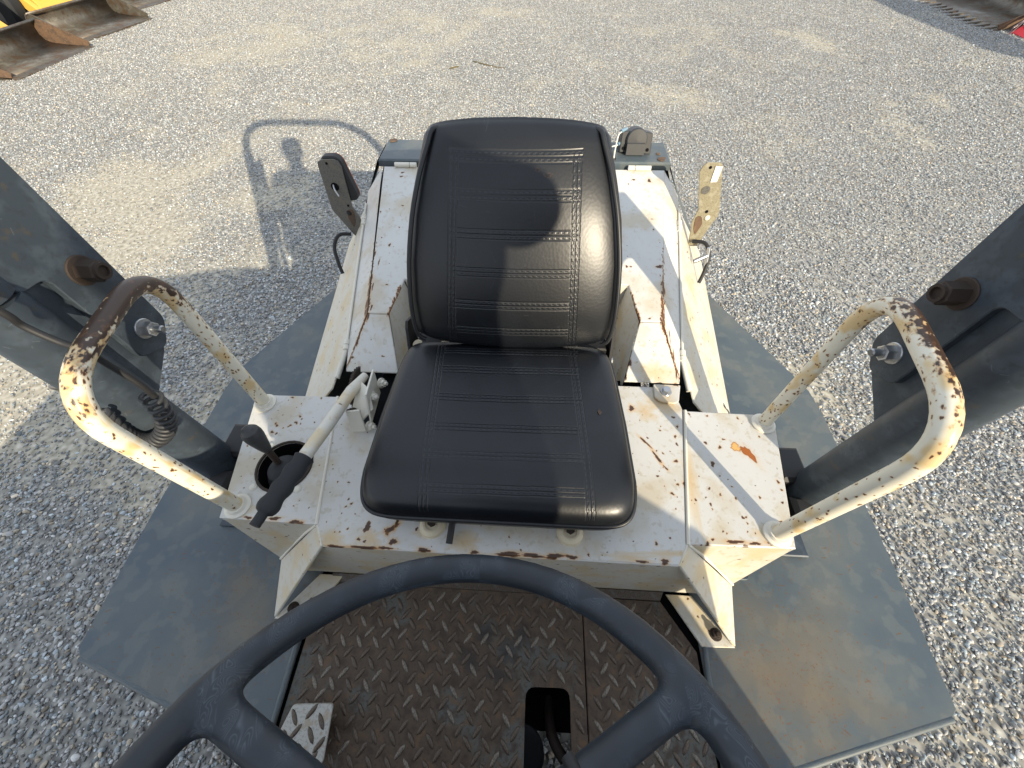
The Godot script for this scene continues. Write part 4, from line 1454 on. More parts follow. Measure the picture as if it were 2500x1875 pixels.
			lens.plate(round_poly(o2, 0.02, 6), V(0, 0.05, 1), 0.007, 0.001)
			part("orange_lens", lens.done(), mats.orange, lamp)
			var w2 := G.new()
			w2.tube(smooth_path(P([V(-0.493, 1.09, z - 0.001), V(-0.490, 1.082, z + 0.008), V(-0.482, 1.066, z + 0.014)])), 0.0022, 8)
			part("lamp_wire", w2.done(), mats.steel, br)
		var cb := G.new()
		cb.tube(smooth_path(mir([V(0.492, 0.95, z + 0.008), V(0.520, 0.957, z + 0.025), V(0.534, 0.935, z + 0.05), V(0.528, 0.90, z + 0.075), V(0.520, 0.872, z + 0.09)], s)), 0.005, 10)
		part("lamp_cable", cb.done(), mats.black, machine)


func super_ring(c: Vector3, u: Vector3, v: Vector3, a: float, b: float, e: float, n: int) -> PackedVector3Array:
	var o := PackedVector3Array()
	for k in n:
		var t := TAU * k / n
		o.append(c + u * (a * signf(cos(t)) * pow(absf(cos(t)), 2.0 / e)) + v * (b * signf(sin(t)) * pow(absf(sin(t)), 2.0 / e)))
	return o


func build_seat():
	var seat := Node3D.new()
	seat.name = "seat"
	machine.add_child(seat)
	# cushion: outline rings from the base up over the piping to the flat top
	var g := G.new(true)
	var outline := func(sc: float, y: float) -> PackedVector3Array:
		var o := PackedVector3Array()
		var m := 128
		for k in m:
			var t := TAU * k / m
			var cx := signf(cos(t)) * pow(absf(cos(t)), 0.17)
			var cz := signf(sin(t)) * pow(absf(sin(t)), 0.17)
			var half := lerpf(0.212, 0.231, clampf(cz * 0.5 + 0.5, 0.0, 1.0)) + 0.004 * (1.0 - cz * cz)
			if cz > 0.55:
				half -= 0.007 * pow((cz - 0.55) / 0.45, 2.0)
			o.append(V(-0.003 + cx * half * sc, y, -0.365 + cz * 0.179 * lerpf(1.0, sc, 0.98)))
		return o
	var rings := []
	for q in [[0.955, 0.918], [0.985, 0.925], [0.995, 0.945], [1.0, 0.972], [0.995, 0.983], [0.985, 0.991], [0.965, 0.999], [0.93, 1.005], [0.86, 1.0085], [0.7, 1.0105], [0.5, 1.011], [0.25, 1.011]]:
		rings.append(outline.call(q[0], q[1]))
	# the front falls away a little, as the cushion is worn
	for i in range(3, rings.size()):
		for k in rings[i].size():
			var p: Vector3 = rings[i][k]
			p.y -= 0.022 * pow(clampf((p.z + 0.30) / 0.12, 0.0, 1.0), 2.0)
			p.y -= 0.004 * exp(-(pow(p.x / 0.1, 2.0) + pow((p.z + 0.4) / 0.08, 2.0)))
			rings[i][k] = p
	var uvc := func(p: Vector3) -> Vector2: return Vector2(clampf((p.x + 0.25) / 0.5, 0.003, 0.997) * 0.5, (p.z + 0.6) / 0.5)
	g.loft(rings, true, true, uvc)
	part("cushion", g.done(), mats.vinyl, seat)
	var pp := G.new()
	var pth := PackedVector3Array()
	for p in outline.call(1.004, 0.9775):
		p.y -= 0.022 * pow(clampf((p.z + 0.30) / 0.12, 0.0, 1.0), 2.0)
		pth.append(p)
	pp.tube(pth, 0.0038, 8, true)
	part("cushion_piping", pp.done(), mats.vinyl_edge, seat)
	# backrest: sections up a profile that leans further back towards the top
	var prof := [V(0.995, -0.535, 0.170), V(1.005, -0.528, 0.186), V(1.02, -0.526, 0.197), V(1.05, -0.531, 0.202), V(1.10, -0.546, 0.2035), V(1.175, -0.576, 0.199), V(1.25, -0.613, 0.1875), V(1.30, -0.643, 0.1755), V(1.325, -0.662, 0.1685), V(1.350, -0.680, 0.160), V(1.366, -0.694, 0.155), V(1.373, -0.706, 0.147)]
	for i in prof.size():
		prof[i].x = 1.010 + (prof[i].x - 0.995) * 0.885
	var b := G.new(true)
	var br := []
	for i in prof.size():
		var a: Vector3 = prof[maxi(i - 1, 0)]
		var c: Vector3 = prof[mini(i + 1, prof.size() - 1)]
		var up := V(0, c.x - a.x, c.y - a.y).normalized()
		var fw := up.cross(Vector3.LEFT).normalized()
		if fw.z < 0.0:
			fw = -fw
		var th: float = 0.045 if i > 2 and i < 9 else (0.030 if i < 3 else 0.038 - 0.008 * (i - 9))
		var rg := super_ring(V(0.008, prof[i].x, prof[i].y) - fw * th, Vector3.RIGHT, fw, prof[i].z, th, 5.0, 72)
		for k in rg.size():
			var q := rg[k]
			# the pad swells towards its middle
			if (q - V(0.008, prof[i].x, prof[i].y)).dot(fw) > -0.01:
				q += fw * 0.012 * (1.0 - pow((q.x - 0.008) / prof[i].z, 2.0))
			rg[k] = q
		br.append(rg)
	var uvb := func(p: Vector3) -> Vector2: return Vector2(0.5 + clampf((p.x + 0.25) / 0.5, 0.003, 0.997) * 0.5, (p.y - 0.95) / 0.5)
	b.loft(br, true, true, uvb)
	part("backrest", b.done(), mats.vinyl, seat)
	var bp := G.new()
	for s in [-1, 1]:
		var pa := PackedVector3Array()
		for i in range(1, prof.size()):
			pa.append(V(0.008 + s * (prof[i].z - 0.0085 - 0.012 * pow(i / 11.0, 2.0)), prof[i].x - (0.006 if i == prof.size() - 1 else 0.0), prof[i].y + 0.0015))
		bp.tube(smooth_path(pa, 3), 0.0042, 8)
	part("backrest_piping", bp.done(), mats.vinyl_edge, seat)
	# black pressed frame behind and between the pads
	var f := G.new()
	f.box(V(0, 0.935, -0.36), V(0.36, 0.03, 0.30))
	f.box(V(0.004, 0.955, -0.562), V(0.40, 0.07, 0.045))
	for s in [-1.0, 1.0]:
		f.plate(mir([V(0.216, 0.93, -0.46), V(0.216, 0.95, -0.515), V(0.216, 1.025, -0.548), V(0.216, 1.035, -0.56), V(0.216, 1.02, -0.59), V(0.216, 0.92, -0.58)], s), V(s, 0, 0), 0.006, 0.001)
	part("seat_frame", f.done(), mats.black, seat)
	for q in [[-0.135, 0.992, -0.535], [0.133, 0.992, -0.538], [-0.195, 0.985, -0.54]]:
		var c2 := G.new()
		c2.lathe([Vector2(0.011, -0.004), Vector2(0.011, 0.003), Vector2(0.007, 0.005), Vector2(0, 0.005)], V(q[0], q[1], q[2]), V(0, 1, 0.35), 18)
		part("frame_button", c2.done(), mats.cream, seat)
	for s in [-1.0, 1.0]:
		var bl := G.new()
		bl.bolt(V(0.217 * s, 0.955, -0.54), V(s, 0, 0), 0.006, 0.006)
		part("frame_bolt", bl.done(), mats.steel, seat)
	# small tear in the cushion
	var tr := G.new()
	var tp := PackedVector3Array()
	for k in 7:
		var an := TAU * k / 7
		tp.append(V(0.172 + cos(an) * rng.randf_range(0.002, 0.0045), 1.0115, -0.372 + sin(an) * rng.randf_range(0.003, 0.006)))
	tr.plate(tp, Vector3.UP, 0.002, 0.0003)
	part("tear", tr.done(), mats.rusty, seat)


func build_rails():
	for s in [-1.0, 1.0]:
		var g := G.new()
		var a := rounded(mir([V(0.498, 0.87, -0.2125), V(0.499, 1.2405, -0.2125), V(0.5455, 1.2405, -0.459), V(0.547, 0.87, -0.443)], s), 0.085, 9)
		g.tube(a, 0.0134, 20)
		part("handrail", g.done(), mats.rail, machine)


func build_levers():
	# parking brake: tube, grip, ratchet
	var lv := Node3D.new()
	lv.name = "brake_lever"
	machine.add_child(lv)
	var g := G.new()
	g.tube(P([V(-0.309, 0.942, -0.485), V(-0.322, 0.95, -0.44), V(-0.336, 0.965, -0.345), V(-0.349, 0.984, -0.255)]), 0.0118, 18, false, PackedFloat32Array([0.0085, 0.0118, 0.0122, 0.0118]))
	part("lever_tube", g.done(), mats.white, lv)
	var gr := G.new()
	var pth := PackedVector3Array()
	var rad := PackedFloat32Array()
	for i in 25:
		var t := i / 24.0
		pth.append(V(-0.3455, 0.980, -0.272).lerp(V(-0.368, 0.992, -0.168), t))
		rad.append((0.0162 + 0.0016 * cos(t * TAU * 3.4 + 0.6)) * (1.0 if t < 0.93 else sqrt(maxf(0.16, 1.0 - pow((t - 0.93) / 0.075, 2.0)))))
	gr.tube(pth, 0.016, 24, false, rad)
	gr.tube(P([V(-0.368, 0.992, -0.170), V(-0.3695, 0.993, -0.160), V(-0.3715, 0.994, -0.150)]), 0.0085, 16)
	part("lever_grip", gr.done(), mats.rubber, lv)
	# the linkage beside the seat
	var lk := G.new()
	lk.plate(P([V(-0.318, 0.948, -0.47), V(-0.285, 0.96, -0.44), V(-0.276, 0.93, -0.41), V(-0.30, 0.915, -0.385), V(-0.322, 0.925, -0.41)]), V(-0.3, 0.9, 0.3), 0.004, 0.001)
	lk.plate(P([V(-0.283, 0.965, -0.485), V(-0.281, 0.965, -0.42), V(-0.281, 0.90, -0.39), V(-0.283, 0.90, -0.47)]), V(1, 0.2, 0), 0.004, 0.001)
	lk.plate(P([V(-0.322, 0.945, -0.39), V(-0.295, 0.945, -0.395), V(-0.289, 0.90, -0.372), V(-0.316, 0.90, -0.368)]), V(0, 0.4, 1), 0.004, 0.001)
	part("lever_bracket", lk.done(), mats.bead, lv)
	var rt := G.new()
	var arc := PackedVector3Array()
	for k in 29:
		var an := lerpf(-0.4, 2.4, k / 28.0)
		var rr := 0.050 if k % 2 == 0 else 0.046
		arc.append(V(-0.334, 0.905, -0.475) + V(0.0, sin(an), cos(an)) * rr)
	arc.append(V(-0.334, 0.905, -0.475))
	rt.plate(arc, V(-1, 0, 0), 0.006, 0.0005)
	part("ratchet", rt.done(), mats.rusty, lv)
	for q in [[-0.282, 0.935, -0.435, 1, 0.5], [-0.318, 0.922, -0.402, -0.3, 1], [-0.288, 0.895, -0.388, 1, 0.3], [-0.275, 0.93, -0.475, 1, 0.3]]:
		var bl := G.new()
		bl.bolt(V(q[0], q[1], q[2]), V(q[3], q[4], 0.3), 0.0075, 0.011, 0.006)
		part("lever_bolt", bl.done(), mats.bead if q[4] < 0.9 else mats.rusty, lv)
	# joystick in its boot
	var js := Node3D.new()
	js.name = "joystick"
	machine.add_child(js)
	var bt := G.new()
	bt.lathe([Vector2(0.042, -0.03), Vector2(0.039, -0.006), Vector2(0.034, 0.004), Vector2(0.031, 0.008), Vector2(0.029, 0.015), Vector2(0.019, 0.024), Vector2(0.010, 0.028), Vector2(0.0, 0.028)], V(-0.446, 0.862, -0.293), V(-0.05, 1, -0.05), 32)
	part("boot", bt.done(), mats.rubber, js)
	var sk := G.new()
	sk.tube(P([V(-0.451, 0.885, -0.299), V(-0.443, 0.948, -0.300)]), 0.0062, 14)
	part("stalk", sk.done(), mats.rusty, js)
	var kn := G.new()
	kn.lathe([Vector2(0.0075, 0.0), Vector2(0.009, 0.004), Vector2(0.013, 0.022), Vector2(0.0165, 0.040), Vector2(0.0172, 0.050), Vector2(0.0155, 0.059), Vector2(0.010, 0.066), Vector2(0.004, 0.069), Vector2(0.0, 0.069)], V(-0.443, 0.945, -0.300), V(-0.10, 1, -0.13), 28)
	part("knob", kn.done(), mats.knob, js)


func build_roll_bar():
	for s in [-1.0, 1.0]:
		var x: float = 0.64 * s
		var z := -0.327
		var lo := G.new()
		lo.tube(P([V(x, 0.605, z), V(x, 0.9, z), V(x, 1.278, z)]), 0.038, 36)
		var post := part("roll_bar_post", lo.done(), mats.dark, machine)
		# hinge plates behind the tube, bolted through
		var pl := G.new()
		pl.plate(round_poly(mir([V(0.622, 1.36, -0.36), V(0.622, 1.03, -0.352), V(0.622, 1.075, -0.43), V(0.622, 1.13, -0.474), V(0.622, 1.36, -0.474)], s), 0.012), V(-s, 0, 0), 0.010, 0.0015)
		part("lower_hinge_plate", pl.done(), mats.dark, post)
		var up := G.new()
		up.plate(round_poly(mir([V(0.610, 1.62, -0.345), V(0.610, 1.275, -0.345), V(0.610, 1.272, -0.384), V(0.610, 1.105, -0.384), V(0.610, 1.085, -0.43), V(0.610, 1.12, -0.466), V(0.610, 1.62, -0.466)], s), 0.012), V(-s, 0, 0), 0.010, 0.0015)
		part("upper_hinge_plate", up.done(), mats.dark, post)
		var b1 := G.new()
		b1.bolt(V(0.6105 * s, 1.252, -0.427), V(-s, 0, 0), 0.0145, 0.030, 0.0)
		b1.lathe([Vector2(0.012, 0.028), Vector2(0.012, 0.034), Vector2(0.008, 0.034), Vector2(0.008, 0.026), Vector2(0, 0.026)], V(0.6105 * s, 1.252, -0.427), V(-s, 0, 0), 20)
		part("hinge_nut", b1.done(), mats.rusty, post)
		var b2 := G.new()
		b2.bolt(V(0.6105 * s, 1.135, -0.424), V(-s, 0, 0), 0.0115, 0.019, 0.016)
		part("hinge_bolt", b2.done(), mats.steel, post)
		# clamp block where the post meets the side deck
		var cl := G.new()
		cl.box(V(0.605 * s, 0.735, -0.375), V(0.06, 0.20, 0.08), Basis(), 0.008)
		cl.box(V(0.615 * s, 0.74, -0.285), V(0.05, 0.16, 0.05), Basis(), 0.008)
		part("post_clamp", cl.done(), mats.black, post)
		var wd := G.new()
		wd.bolt(V(0.60 * s, 0.77, -0.258), V(-0.3 * s, 0.4, 1), 0.010, 0.012)
		part("clamp_bolt", wd.done(), mats.dull_steel, post)
		var fl := G.new()
		fl.box(V(x, 0.606, z), V(0.17, 0.012, 0.17), Basis(), 0.003)
		part("post_flange", fl.done(), mats.dark, post)
	var h := G.new()
	h.tube(rounded(P([V(-0.64, 1.284, -0.327), V(-0.64, 2.10, -0.327), V(0.64, 2.10, -0.327), V(0.64, 1.284, -0.327)]), 0.36, 14), 0.0375, 36)
	part("roll_bar_hoop", h.done(), mats.dark, machine)
	# curly cable on the left post
	var cp := smooth_path(P([V(-0.63, 1.75, -0.285), V(-0.615, 1.5, -0.287), V(-0.60, 1.38, -0.292), V(-0.578, 1.295, -0.30), V(-0.579, 1.266, -0.302), V(-0.561, 1.238, -0.302), V(-0.541, 1.224, -0.302), V(-0.536, 1.195, -0.302), V(-0.528, 1.150, -0.302), V(-0.531, 1.115, -0.302)]), 8)
	var c := G.new()
	c.tube(cp, 0.0045, 10)
	var cable := part("control_cable", c.done(), mats.black, machine)
	var core := smooth_path(P([V(-0.545, 1.110, -0.306), V(-0.556, 1.060, -0.300), V(-0.573, 1.028, -0.290), V(-0.600, 1.008, -0.280), V(-0.626, 1.012, -0.274), V(-0.632, 1.045, -0.274), V(-0.618, 1.10, -0.276)]), 12)
	var coil := PackedVector3Array()
	var side := V(0, 0, 1)
	var steps := 620
	for i in steps:
		var f := i / float(steps - 1) * (core.size() - 1.001)
		var k := int(f)
		var p := core[k].lerp(core[k + 1], f - k)
		var d := (core[k + 1] - core[k]).normalized()
		side = (side - d * side.dot(d)).normalized()
		var an := i * TAU / 29.0
		coil.append(p + (side * cos(an) + d.cross(side) * sin(an)) * 0.012)
	var cg := G.new()
	cg.tube(coil, 0.0034, 8)
	part("coiled_lead", cg.done(), mats.knob, cable)
	var rg := G.new()
	var ring := PackedVector3Array()
	for k in 20:
		ring.append(V(-0.686, 1.112, -0.312) + V(cos(TAU * k / 20) * 0.014, sin(TAU * k / 20) * 0.014, sin(TAU * k / 20) * 0.006))
	rg.tube(ring, 0.0035, 8, true)
	part("tie_ring", rg.done(), mats.dull_steel, machine)


func build_wheel():
	var sw := Node3D.new()
	sw.name = "steering_wheel"
	machine.add_child(sw)
	sw.position = V(0.003, 1.286, 0.092)
	var t := deg_to_rad(31.5)
	var n := V(0, cos(t), -sin(t))
	sw.basis = Basis(Vector3.RIGHT, n, Vector3.RIGHT.cross(n))      # y out of the wheel, z towards the front of the machine
	var prims := []
	var rr := 0.195
	for k in 72:
		var a := TAU * k / 72
		var b := TAU * (k + 1) / 72
		prims.append([V(cos(a) * rr, 0, sin(a) * rr), V(cos(b) * rr, 0, sin(b) * rr), 0.0129, 0.0129, 0.0005, Color.WHITE])
	for deg in [159.0, 30.0, 270.0]:
		var d := V(cos(deg_to_rad(deg)), 0, -sin(deg_to_rad(deg)))
		var w := V(-d.z, 0, d.x)
		for o in [-0.0050, 0.0050]:
			prims.append([d * 0.03 + w * o * 0.8 + V(0, -0.022, 0), d * 0.190 + w * o + V(0, -0.001, 0), 0.0068, 0.0074, 0.014, Color.WHITE])
	prims.append([V(0, -0.035, 0), V(0, -0.012, 0), 0.04, 0.034, 0.02, Color.WHITE])
	part("rim_and_spokes", sdf_body(prims, 0.003), mats.wheel, sw)
	var cap := G.new()
	cap.lathe([Vector2(0.030, 0.012), Vector2(0.028, 0.024), Vector2(0.018, 0.028), Vector2(0, 0.029)], Vector3.ZERO, Vector3.UP, 28)
	part("horn_button", cap.done(), mats.black, sw)
	# dark slot pressed into the right spoke
	var sd := V(cos(deg_to_rad(30.0)), 0, -sin(deg_to_rad(30.0)))
	var sl := G.new()
	sl.tube(P([sd * 0.088 + V(0.011, -0.0072, 0.010), sd * 0.088 + V(-0.002, -0.0048, -0.012)]), 0.0045, 10)
	part("spoke_slot", sl.done(), mats.black, sw)
	var col := G.new()
	col.tube(P([V(0.003, 1.255, 0.11), V(0.003, 1.08, 0.225), V(0.003, 0.99, 0.305)]), 0.028, 20)
	part("steering_column", col.done(), mats.black, machine)


# ------------------------------------------------------------------ the photographer, whose shadow lies over the seat and the yard
func build_person():
	var jacket := Color(0.02, 0.024, 0.035)
	var trousers := Color(0.03, 0.03, 0.034)
	var skin := Color(0.42, 0.24, 0.16)
	var boots := Color(0.02, 0.015, 0.012)
	var hair := Color(0.015, 0.012, 0.01)
	var at := V(0.42, 0.592, 0.80)
	var root := thing("person", "person in dark work clothes standing before the steering wheel, holding up a phone", "person", at)
	var cam := Basis.from_euler(V(deg_to_rad(-54.0), deg_to_rad(4.05), deg_to_rad(-1.13)))
	var ph := V(0.0426, 1.6, 0.0) + cam.z * 0.016 - at
	var hr := ph + cam.x * 0.092 + cam.z * 0.022
	var hl := ph - cam.x * 0.092 + cam.z * 0.022
	var pr := []
	# legs, planted wide behind the console
	var hip := V(0.02, 0.90, -0.02)
	for s in [-1.0, 1.0]:
		var knee := V(0.16 * s, 0.49, -0.04)
		pr.append([hip + V(0.10 * s, 0, 0), knee, 0.098, 0.068, 0.05, trousers])
		pr.append([knee, V(0.19 * s, 0.10, 0.02), 0.066, 0.050, 0.03, trousers])
		pr.append([V(0.19 * s, 0.05, 0.04), V(0.21 * s, 0.038, -0.16), 0.05, 0.036, 0.03, boots])
	pr.append([hip + V(-0.09, 0.03, 0), hip + V(0.09, 0.03, 0), 0.125, 0.125, 0.06, trousers])
	# loose jacket, leaning forward and to the left over the console
	pr.append([V(-0.14, 1.04, -0.05), V(0.14, 1.04, -0.05), 0.155, 0.155, 0.06, jacket])
	pr.append([V(-0.20, 1.24, -0.12), V(0.15, 1.24, -0.12), 0.155, 0.15, 0.08, jacket])
	pr.append([V(-0.25, 1.37, -0.18), V(0.13, 1.37, -0.18), 0.095, 0.095, 0.08, jacket])
	pr.append([V(-0.09, 1.39, -0.19), V(-0.11, 1.50, -0.235), 0.058, 0.054, 0.03, skin])
	# arms: right elbow thrown wide, both hands forward to the phone
	var wr := hr + V(0.045, -0.01, 0.075)
	var wl := hl + V(-0.045, -0.01, 0.075)
	var er := V(0.235, 1.225, -0.33)
	var el := V(-0.42, 1.12, -0.42)
	pr.append([V(0.13, 1.36, -0.18), er, 0.075, 0.062, 0.04, jacket])
	pr.append([er, wr, 0.062, 0.034, 0.02, jacket])
	pr.append([V(-0.26, 1.36, -0.18), el, 0.066, 0.054, 0.04, jacket])
	pr.append([el, wl, 0.054, 0.034, 0.02, jacket])
	var body := sdf_body(pr, 0.014, true)
	var cm := StandardMaterial3D.new()
	cm.vertex_color_use_as_albedo = true
	cm.roughness = 0.85
	var whole := SurfaceTool.new()
	whole.append_from(body, 0, Transform3D())
	# head bent over the phone
	var hc := V(-0.12, 1.60, -0.275)
	var hb := Basis(V(1, 0, 0), -0.5)
	var hp := []
	hp.append([hc + hb * V(0, 0.035, 0.01), hc + hb * V(0, 0.02, -0.02), 0.088, 0.08, 0.02, skin])
	hp.append([hc + hb * V(0, -0.03, -0.03), hc + hb * V(0, -0.075, -0.055), 0.062, 0.034, 0.04, skin])
	hp.append([hc + hb * V(0, 0.012, -0.098), hc + hb * V(0, -0.028, -0.112), 0.008, 0.013, 0.012, skin])
	hp.append([hc + hb * V(-0.02, -0.058, -0.088), hc + hb * V(0.02, -0.058, -0.088), 0.008, 0.008, 0.006, Color(0.35, 0.13, 0.10)])
	for s in [-1.0, 1.0]:
		hp.append([hc + hb * V(0.032 * s, 0.012, -0.086), hc + hb * V(0.036 * s, 0.012, -0.086), 0.011, 0.011, 0.003, Color(0.08, 0.06, 0.05)])
		hp.append([hc + hb * V(0.086 * s, 0.012, 0.005), hc + hb * V(0.09 * s, -0.025, 0.0), 0.014, 0.010, 0.006, skin])
	hp.append([hc + hb * V(0, 0.06, 0.022), hc + hb * V(0, 0.05, 0.02), 0.090, 0.088, 0.01, hair])
	hp.append([V(-0.11, 1.48, -0.225), hc, 0.054, 0.056, 0.03, skin])
	whole.append_from(sdf_body(hp, 0.006, true), 0, Transform3D())
	# hands: palm, four fingers round the phone's edge, thumb on its face
	for s in [-1.0, 1.0]:
		var h0: Vector3 = hr if s > 0.0 else hl
		var w0: Vector3 = wr if s > 0.0 else wl
		var q := []
		var palm: Vector3 = h0 + cam.z * 0.018 + cam.x * 0.012 * s
		q.append([w0, palm, 0.030, 0.022, 0.015, skin])
		q.append([palm - cam.y * 0.026, palm + cam.y * 0.026, 0.016, 0.016, 0.015, skin])
		for k in 4:
			var o := (k - 1.5) * 0.0195
			var ln: float = [0.9, 1.0, 0.95, 0.78][k]
			var a: Vector3 = palm + cam.y * o + cam.x * 0.006 * s
			var b: Vector3 = a - cam.z * 0.030 * ln - cam.x * 0.002 * s
			var c: Vector3 = b - cam.x * s * 0.026 * ln - cam.z * 0.004
			q.append([a, b, 0.0095, 0.0085, 0.006, skin])
			q.append([b, c, 0.0085, 0.007, 0.003, skin])
		var t0: Vector3 = palm - cam.y * 0.02 - cam.x * s * 0.01
		var t1: Vector3 = t0 - cam.y * 0.012 - cam.x * s * 0.026 - cam.z * 0.006
		q.append([t0, t1, 0.012, 0.0095, 0.008, skin])
		q.append([t1, t1 - cam.x * s * 0.024 + cam.y * 0.01 - cam.z * 0.004, 0.0095, 0.008, 0.003, skin])
		whole.append_from(sdf_body(q, 0.0042, true), 0, Transform3D())
	part("body", whole.commit(), cm, root)
	var phone := thing("phone", "phone held level in both hands over the steering wheel", "phone")
	var pg := G.new()
	pg.box(V(0.0426, 1.6, 0.0) + cam.z * 0.016, V(0.158, 0.0075, 0.077), Basis(cam.x, -cam.z, cam.y), 0.002)
	part("phone_body", pg.done(), mats.black, phone)


# ------------------------------------------------------------------ other machines along the sides of the yard
func loader_shape(root: Node3D, toothed: bool, wide: float):
	# bucket: open towards +x, floor, curved back, cheeks
	var half := wide * 0.5
	var prof := [Vector2(0.62, 0.012), Vector2(0.30, 0.03), Vector2(0.10, 0.05), Vector2(0.02, 0.08), Vector2(-0.02, 0.15), Vector2(-0.01, 0.23), Vector2(0.03, 0.29), Vector2(0.08, 0.315)]
	var g := G.new(true)
	var rings := []
	for i in prof.size():
		var a: Vector2 = prof[maxi(i - 1, 0)]
		var b: Vector2 = prof[mini(i + 1, prof.size() - 1)]
		var n := (b - a).orthogonal().normalized() * 0.012
		var p: Vector2 = prof[i]
		rings.append(P([V(p.x + n.x, p.y + n.y, -half), V(p.x + n.x, p.y + n.y, half), V(p.x - n.x, p.y - n.y, half), V(p.x - n.x, p.y - n.y, -half)]))
	g.loft(rings)
	var bucket := part("bucket", g.done(), mats.bucket, root)
	var e := G.new()
	e.plate(P([V(0.60, 0.030, -half), V(0.60, 0.030, half), V(0.70, 0.016, half), V(0.70, 0.016, -half)]), V(0.14, 1, 0), 0.022, 0.004)
	part("cutting_edge", e.done(), mats.bucket, bucket)
	for s in [-1.0, 1.0]:
		var c := G.new()
		var o := PackedVector3Array()
		for p in prof:
			o.append(V(p.x, p.y, half * s))
		o.append(V(0.16, 0.30, half * s))
		o.append(V(0.66, 0.07, half * s))
		c.plate(o, V(0, 0, s), 0.016, 0.002)
		part("cheek", c.done(), mats.rust, bucket)
	if toothed:
		var n := int(wide / 0.16)
		for i in n:
			var t := G.new()
			var z := -half + wide * (i + 0.5) / n
			t.plate(P([V(0.62, 0.045, z - 0.035), V(0.62, 0.045, z + 0.035), V(0.84, 0.012, z + 0.02), V(0.84, 0.012, z - 0.02)]), V(0.15, 1, 0), 0.03, 0.006)
			part("tooth", t.done(), mats.bucket, bucket)
	# lift arms and the machine behind them
	for s in [-1.0, 1.0]:
		var a := G.new()
		a.plate(P([V(-0.06, 0.10, s * 0.42), V(-0.06, 0.27, s * 0.42), V(-0.30, 0.50, s * 0.42), V(-1.1, 1.10, s * 0.42), V(-1.2, 0.95, s * 0.42), V(-0.45, 0.44, s * 0.42)]), V(0, 0, s), 0.07, 0.006)
		part("lift_arm", a.done(), mats.yellow, root)
		var cy := G.new()
		cy.tube(P([V(-0.2, 0.45, s * 0.2), V(-0.7, 0.86, s * 0.2)]), 0.035, 16)
		part("cylinder", cy.done(), mats.steel, root)
	# quick coupler between the arms
	var qc := G.new()
	qc.plate(P([V(-0.07, 0.30, -0.36), V(-0.07, 0.30, 0.36), V(-0.22, 0.43, 0.30), V(-0.22, 0.43, -0.30)]), V(0.6, 0.8, 0), 0.05, 0.01)
	part("coupler", qc.done(), mats.yellow, root)
	var body := G.new()
	body.box(V(-1.55, 0.75, 0), V(1.3, 0.55, 0.8), Basis(), 0.03)
	body.box(V(-0.55, 0.5, 0), V(0.8, 0.28, 0.5), Basis(), 0.02)
	part("body", body.done(), mats.yellow, root)
	var cab := G.new()
	for q in [[-1.0, -0.36], [-1.0, 0.36], [-1.8, -0.36], [-1.8, 0.36]]:
		cab.box(V(q[0], 1.45, q[1]), V(0.06, 0.95, 0.06))
	cab.box(V(-1.4, 1.95, 0), V(0.95, 0.06, 0.85), Basis(), 0.01)
	part("canopy", cab.done(), mats.black, root)
	for q in [[-0.65, -1.0], [-0.65, 1.0], [-1.85, -1.0], [-1.85, 1.0]]:
		var w := G.new()
		w.lathe([Vector2(0.0, 0.0), Vector2(0.22, 0.0), Vector2(0.22, 0.03), Vector2(0.36, 0.0), Vector2(0.40, 0.04), Vector2(0.40, 0.18), Vector2(0.36, 0.22), Vector2(0.0, 0.22)], V(q[0], 0.40, q[1] * 0.42), V(0, 0, q[1]), 32)
		part("tyre", w.done(), mats.rubber, root)


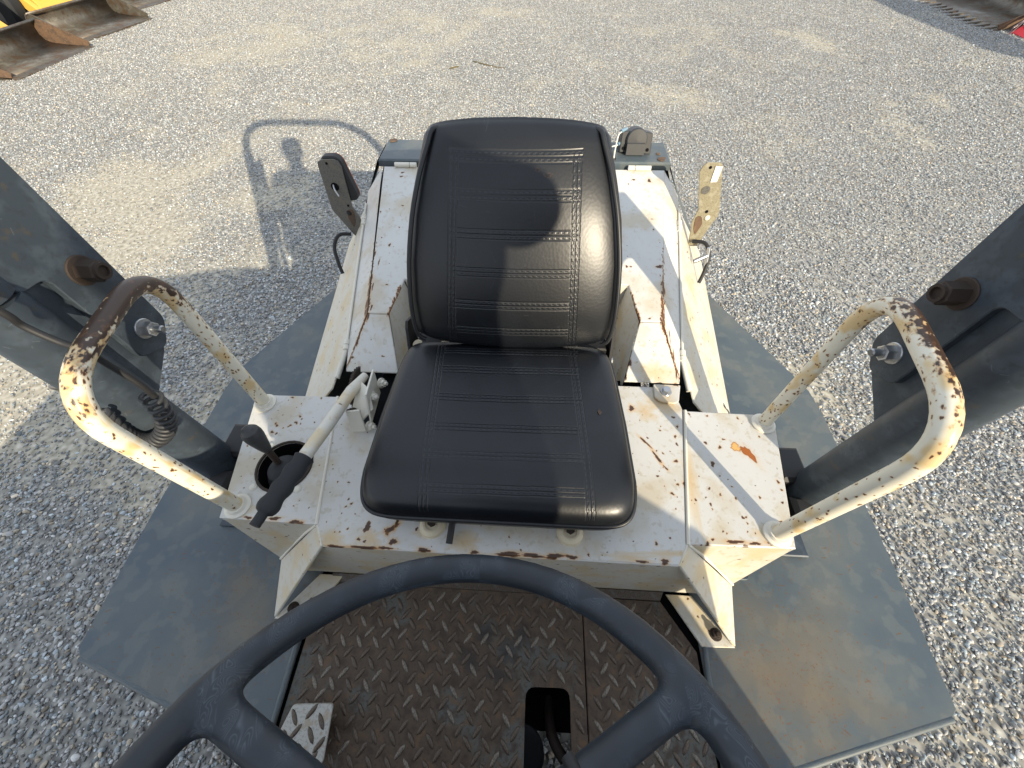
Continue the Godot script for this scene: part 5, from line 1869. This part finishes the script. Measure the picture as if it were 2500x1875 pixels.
func build_yard():
	var rows := "buckets of the loaders parked in a row"
	var a := thing("wheel_loader", "yellow loader with rusty open bucket, nearest of the row at upper left", "loader", V(-7.17, 0, -6.27), rows)
	loader_shape(a, false, 1.40)
	var b := thing("wheel_loader", "yellow loader with grey steel bucket, second in the row behind the rusty one", "loader", V(-7.44, 0, -8.00), rows)
	loader_shape(b, false, 1.48)
	b.rotation.y = -0.12
	for c in b.find_children("cheek*", "MeshInstance3D", true, false):
		c.set_surface_override_material(0, mats.bucket)
	var d := thing("wheel_loader", "yellow loader farthest along the row at the top edge", "loader", V(-7.9, 0, -9.95), rows)
	loader_shape(d, false, 1.48)
	d.rotation.y = -0.15
	var e := thing("wheel_loader", "loader with a toothed rust-brown bucket at the upper right", "loader", V(7.35, 0, -8.95))
	loader_shape(e, true, 2.3)
	e.rotation.y = PI - 0.05
	# red implement with a bolted steel edge
	var r := thing("red_implement", "red steel implement with a bolted silver edge beside the toothed bucket", "implement", V(7.3, 0, -7.55))
	var g := G.new()
	g.plate(P([V(-0.58, 0.02, 0.16), V(-0.55, 0.02, -0.12), V(0.1, 0.50, -0.30), V(0.9, 0.62, -0.30), V(0.9, 0.62, 0.5), V(0.0, 0.25, 0.6)]), V(-0.55, 0.8, 0.1), 0.03, 0.006)
	g.box(V(0.55, 0.25, 0.2), V(0.9, 0.4, 0.9), Basis(), 0.02)
	part("red_plate", g.done(), mats.red, r)
	var ed := G.new()
	ed.plate(P([V(-0.66, 0.016, -0.02), V(-0.57, 0.075, -0.135), V(0.02, 0.50, -0.32), V(-0.06, 0.48, -0.42)]), V(-0.55, 0.8, -0.1), 0.02, 0.003)
	part("steel_edge", ed.done(), mats.steel, r)
	for k in 3:
		var bo := G.new()
		bo.bolt(V(-0.46 + k * 0.13, 0.125 + k * 0.10, -0.10 - k * 0.02), V(-0.55, 0.8, 0), 0.022, 0.02)
		part("edge_bolt", bo.done(), mats.steel, r)
	# unseen digger added beyond the right edge, its boom shaped to shade the gravel
	var x := thing("added_excavator", "unseen digger added out at the right to cast a band of shade", "added_excavator", V(8.45, 0, -2.2))
	var xb := G.new()
	xb.box(V(0, 1.92, -2.3), V(0.26, 0.46, 3.3), Basis(), 0.03)
	xb.box(V(0, 1.2, -4.0), V(0.2, 1.5, 0.28), Basis(), 0.02)
	part("boom", xb.done(), mats.yellow, x)
	var xh := G.new()
	xh.box(V(0, 1.05, 0.2), V(1.3, 0.7, 1.7), Basis(), 0.05)
	part("house", xh.done(), mats.yellow, x)
	for q in [-0.6, 0.6]:
		var xt := G.new()
		xt.plate(round_poly(P([V(q, 0.02, -1.0), V(q, 0.60, -1.0), V(q, 0.60, 1.3), V(q, 0.02, 1.3)]), 0.28, 8), V(1, 0, 0), 0.32, 0.02)
		part("track", xt.done(), mats.rubber, x)
	# twigs on the gravel
	var t := G.new()
	t.tube(smooth_path(P([V(-0.82, 0.012, -6.33), V(-0.70, 0.016, -6.22), V(-0.55, 0.014, -6.12), V(-0.39, 0.012, -6.04)])), 0.009, 8)
	var tw := part("twig", t.done(), mats.twig, self)
	tag(tw, "long thin dark twig lying on the gravel beyond the seat", "twig", "twigs on the gravel")
	var t2 := G.new()
	t2.tube(smooth_path(P([V(-1.10, 0.012, -6.05), V(-1.04, 0.016, -6.09), V(-0.99, 0.012, -6.13)])), 0.008, 8)
	var tw2 := part("twig", t2.done(), mats.twig, self)
	tag(tw2, "short stub of twig left of the long twig", "twig", "twigs on the gravel")
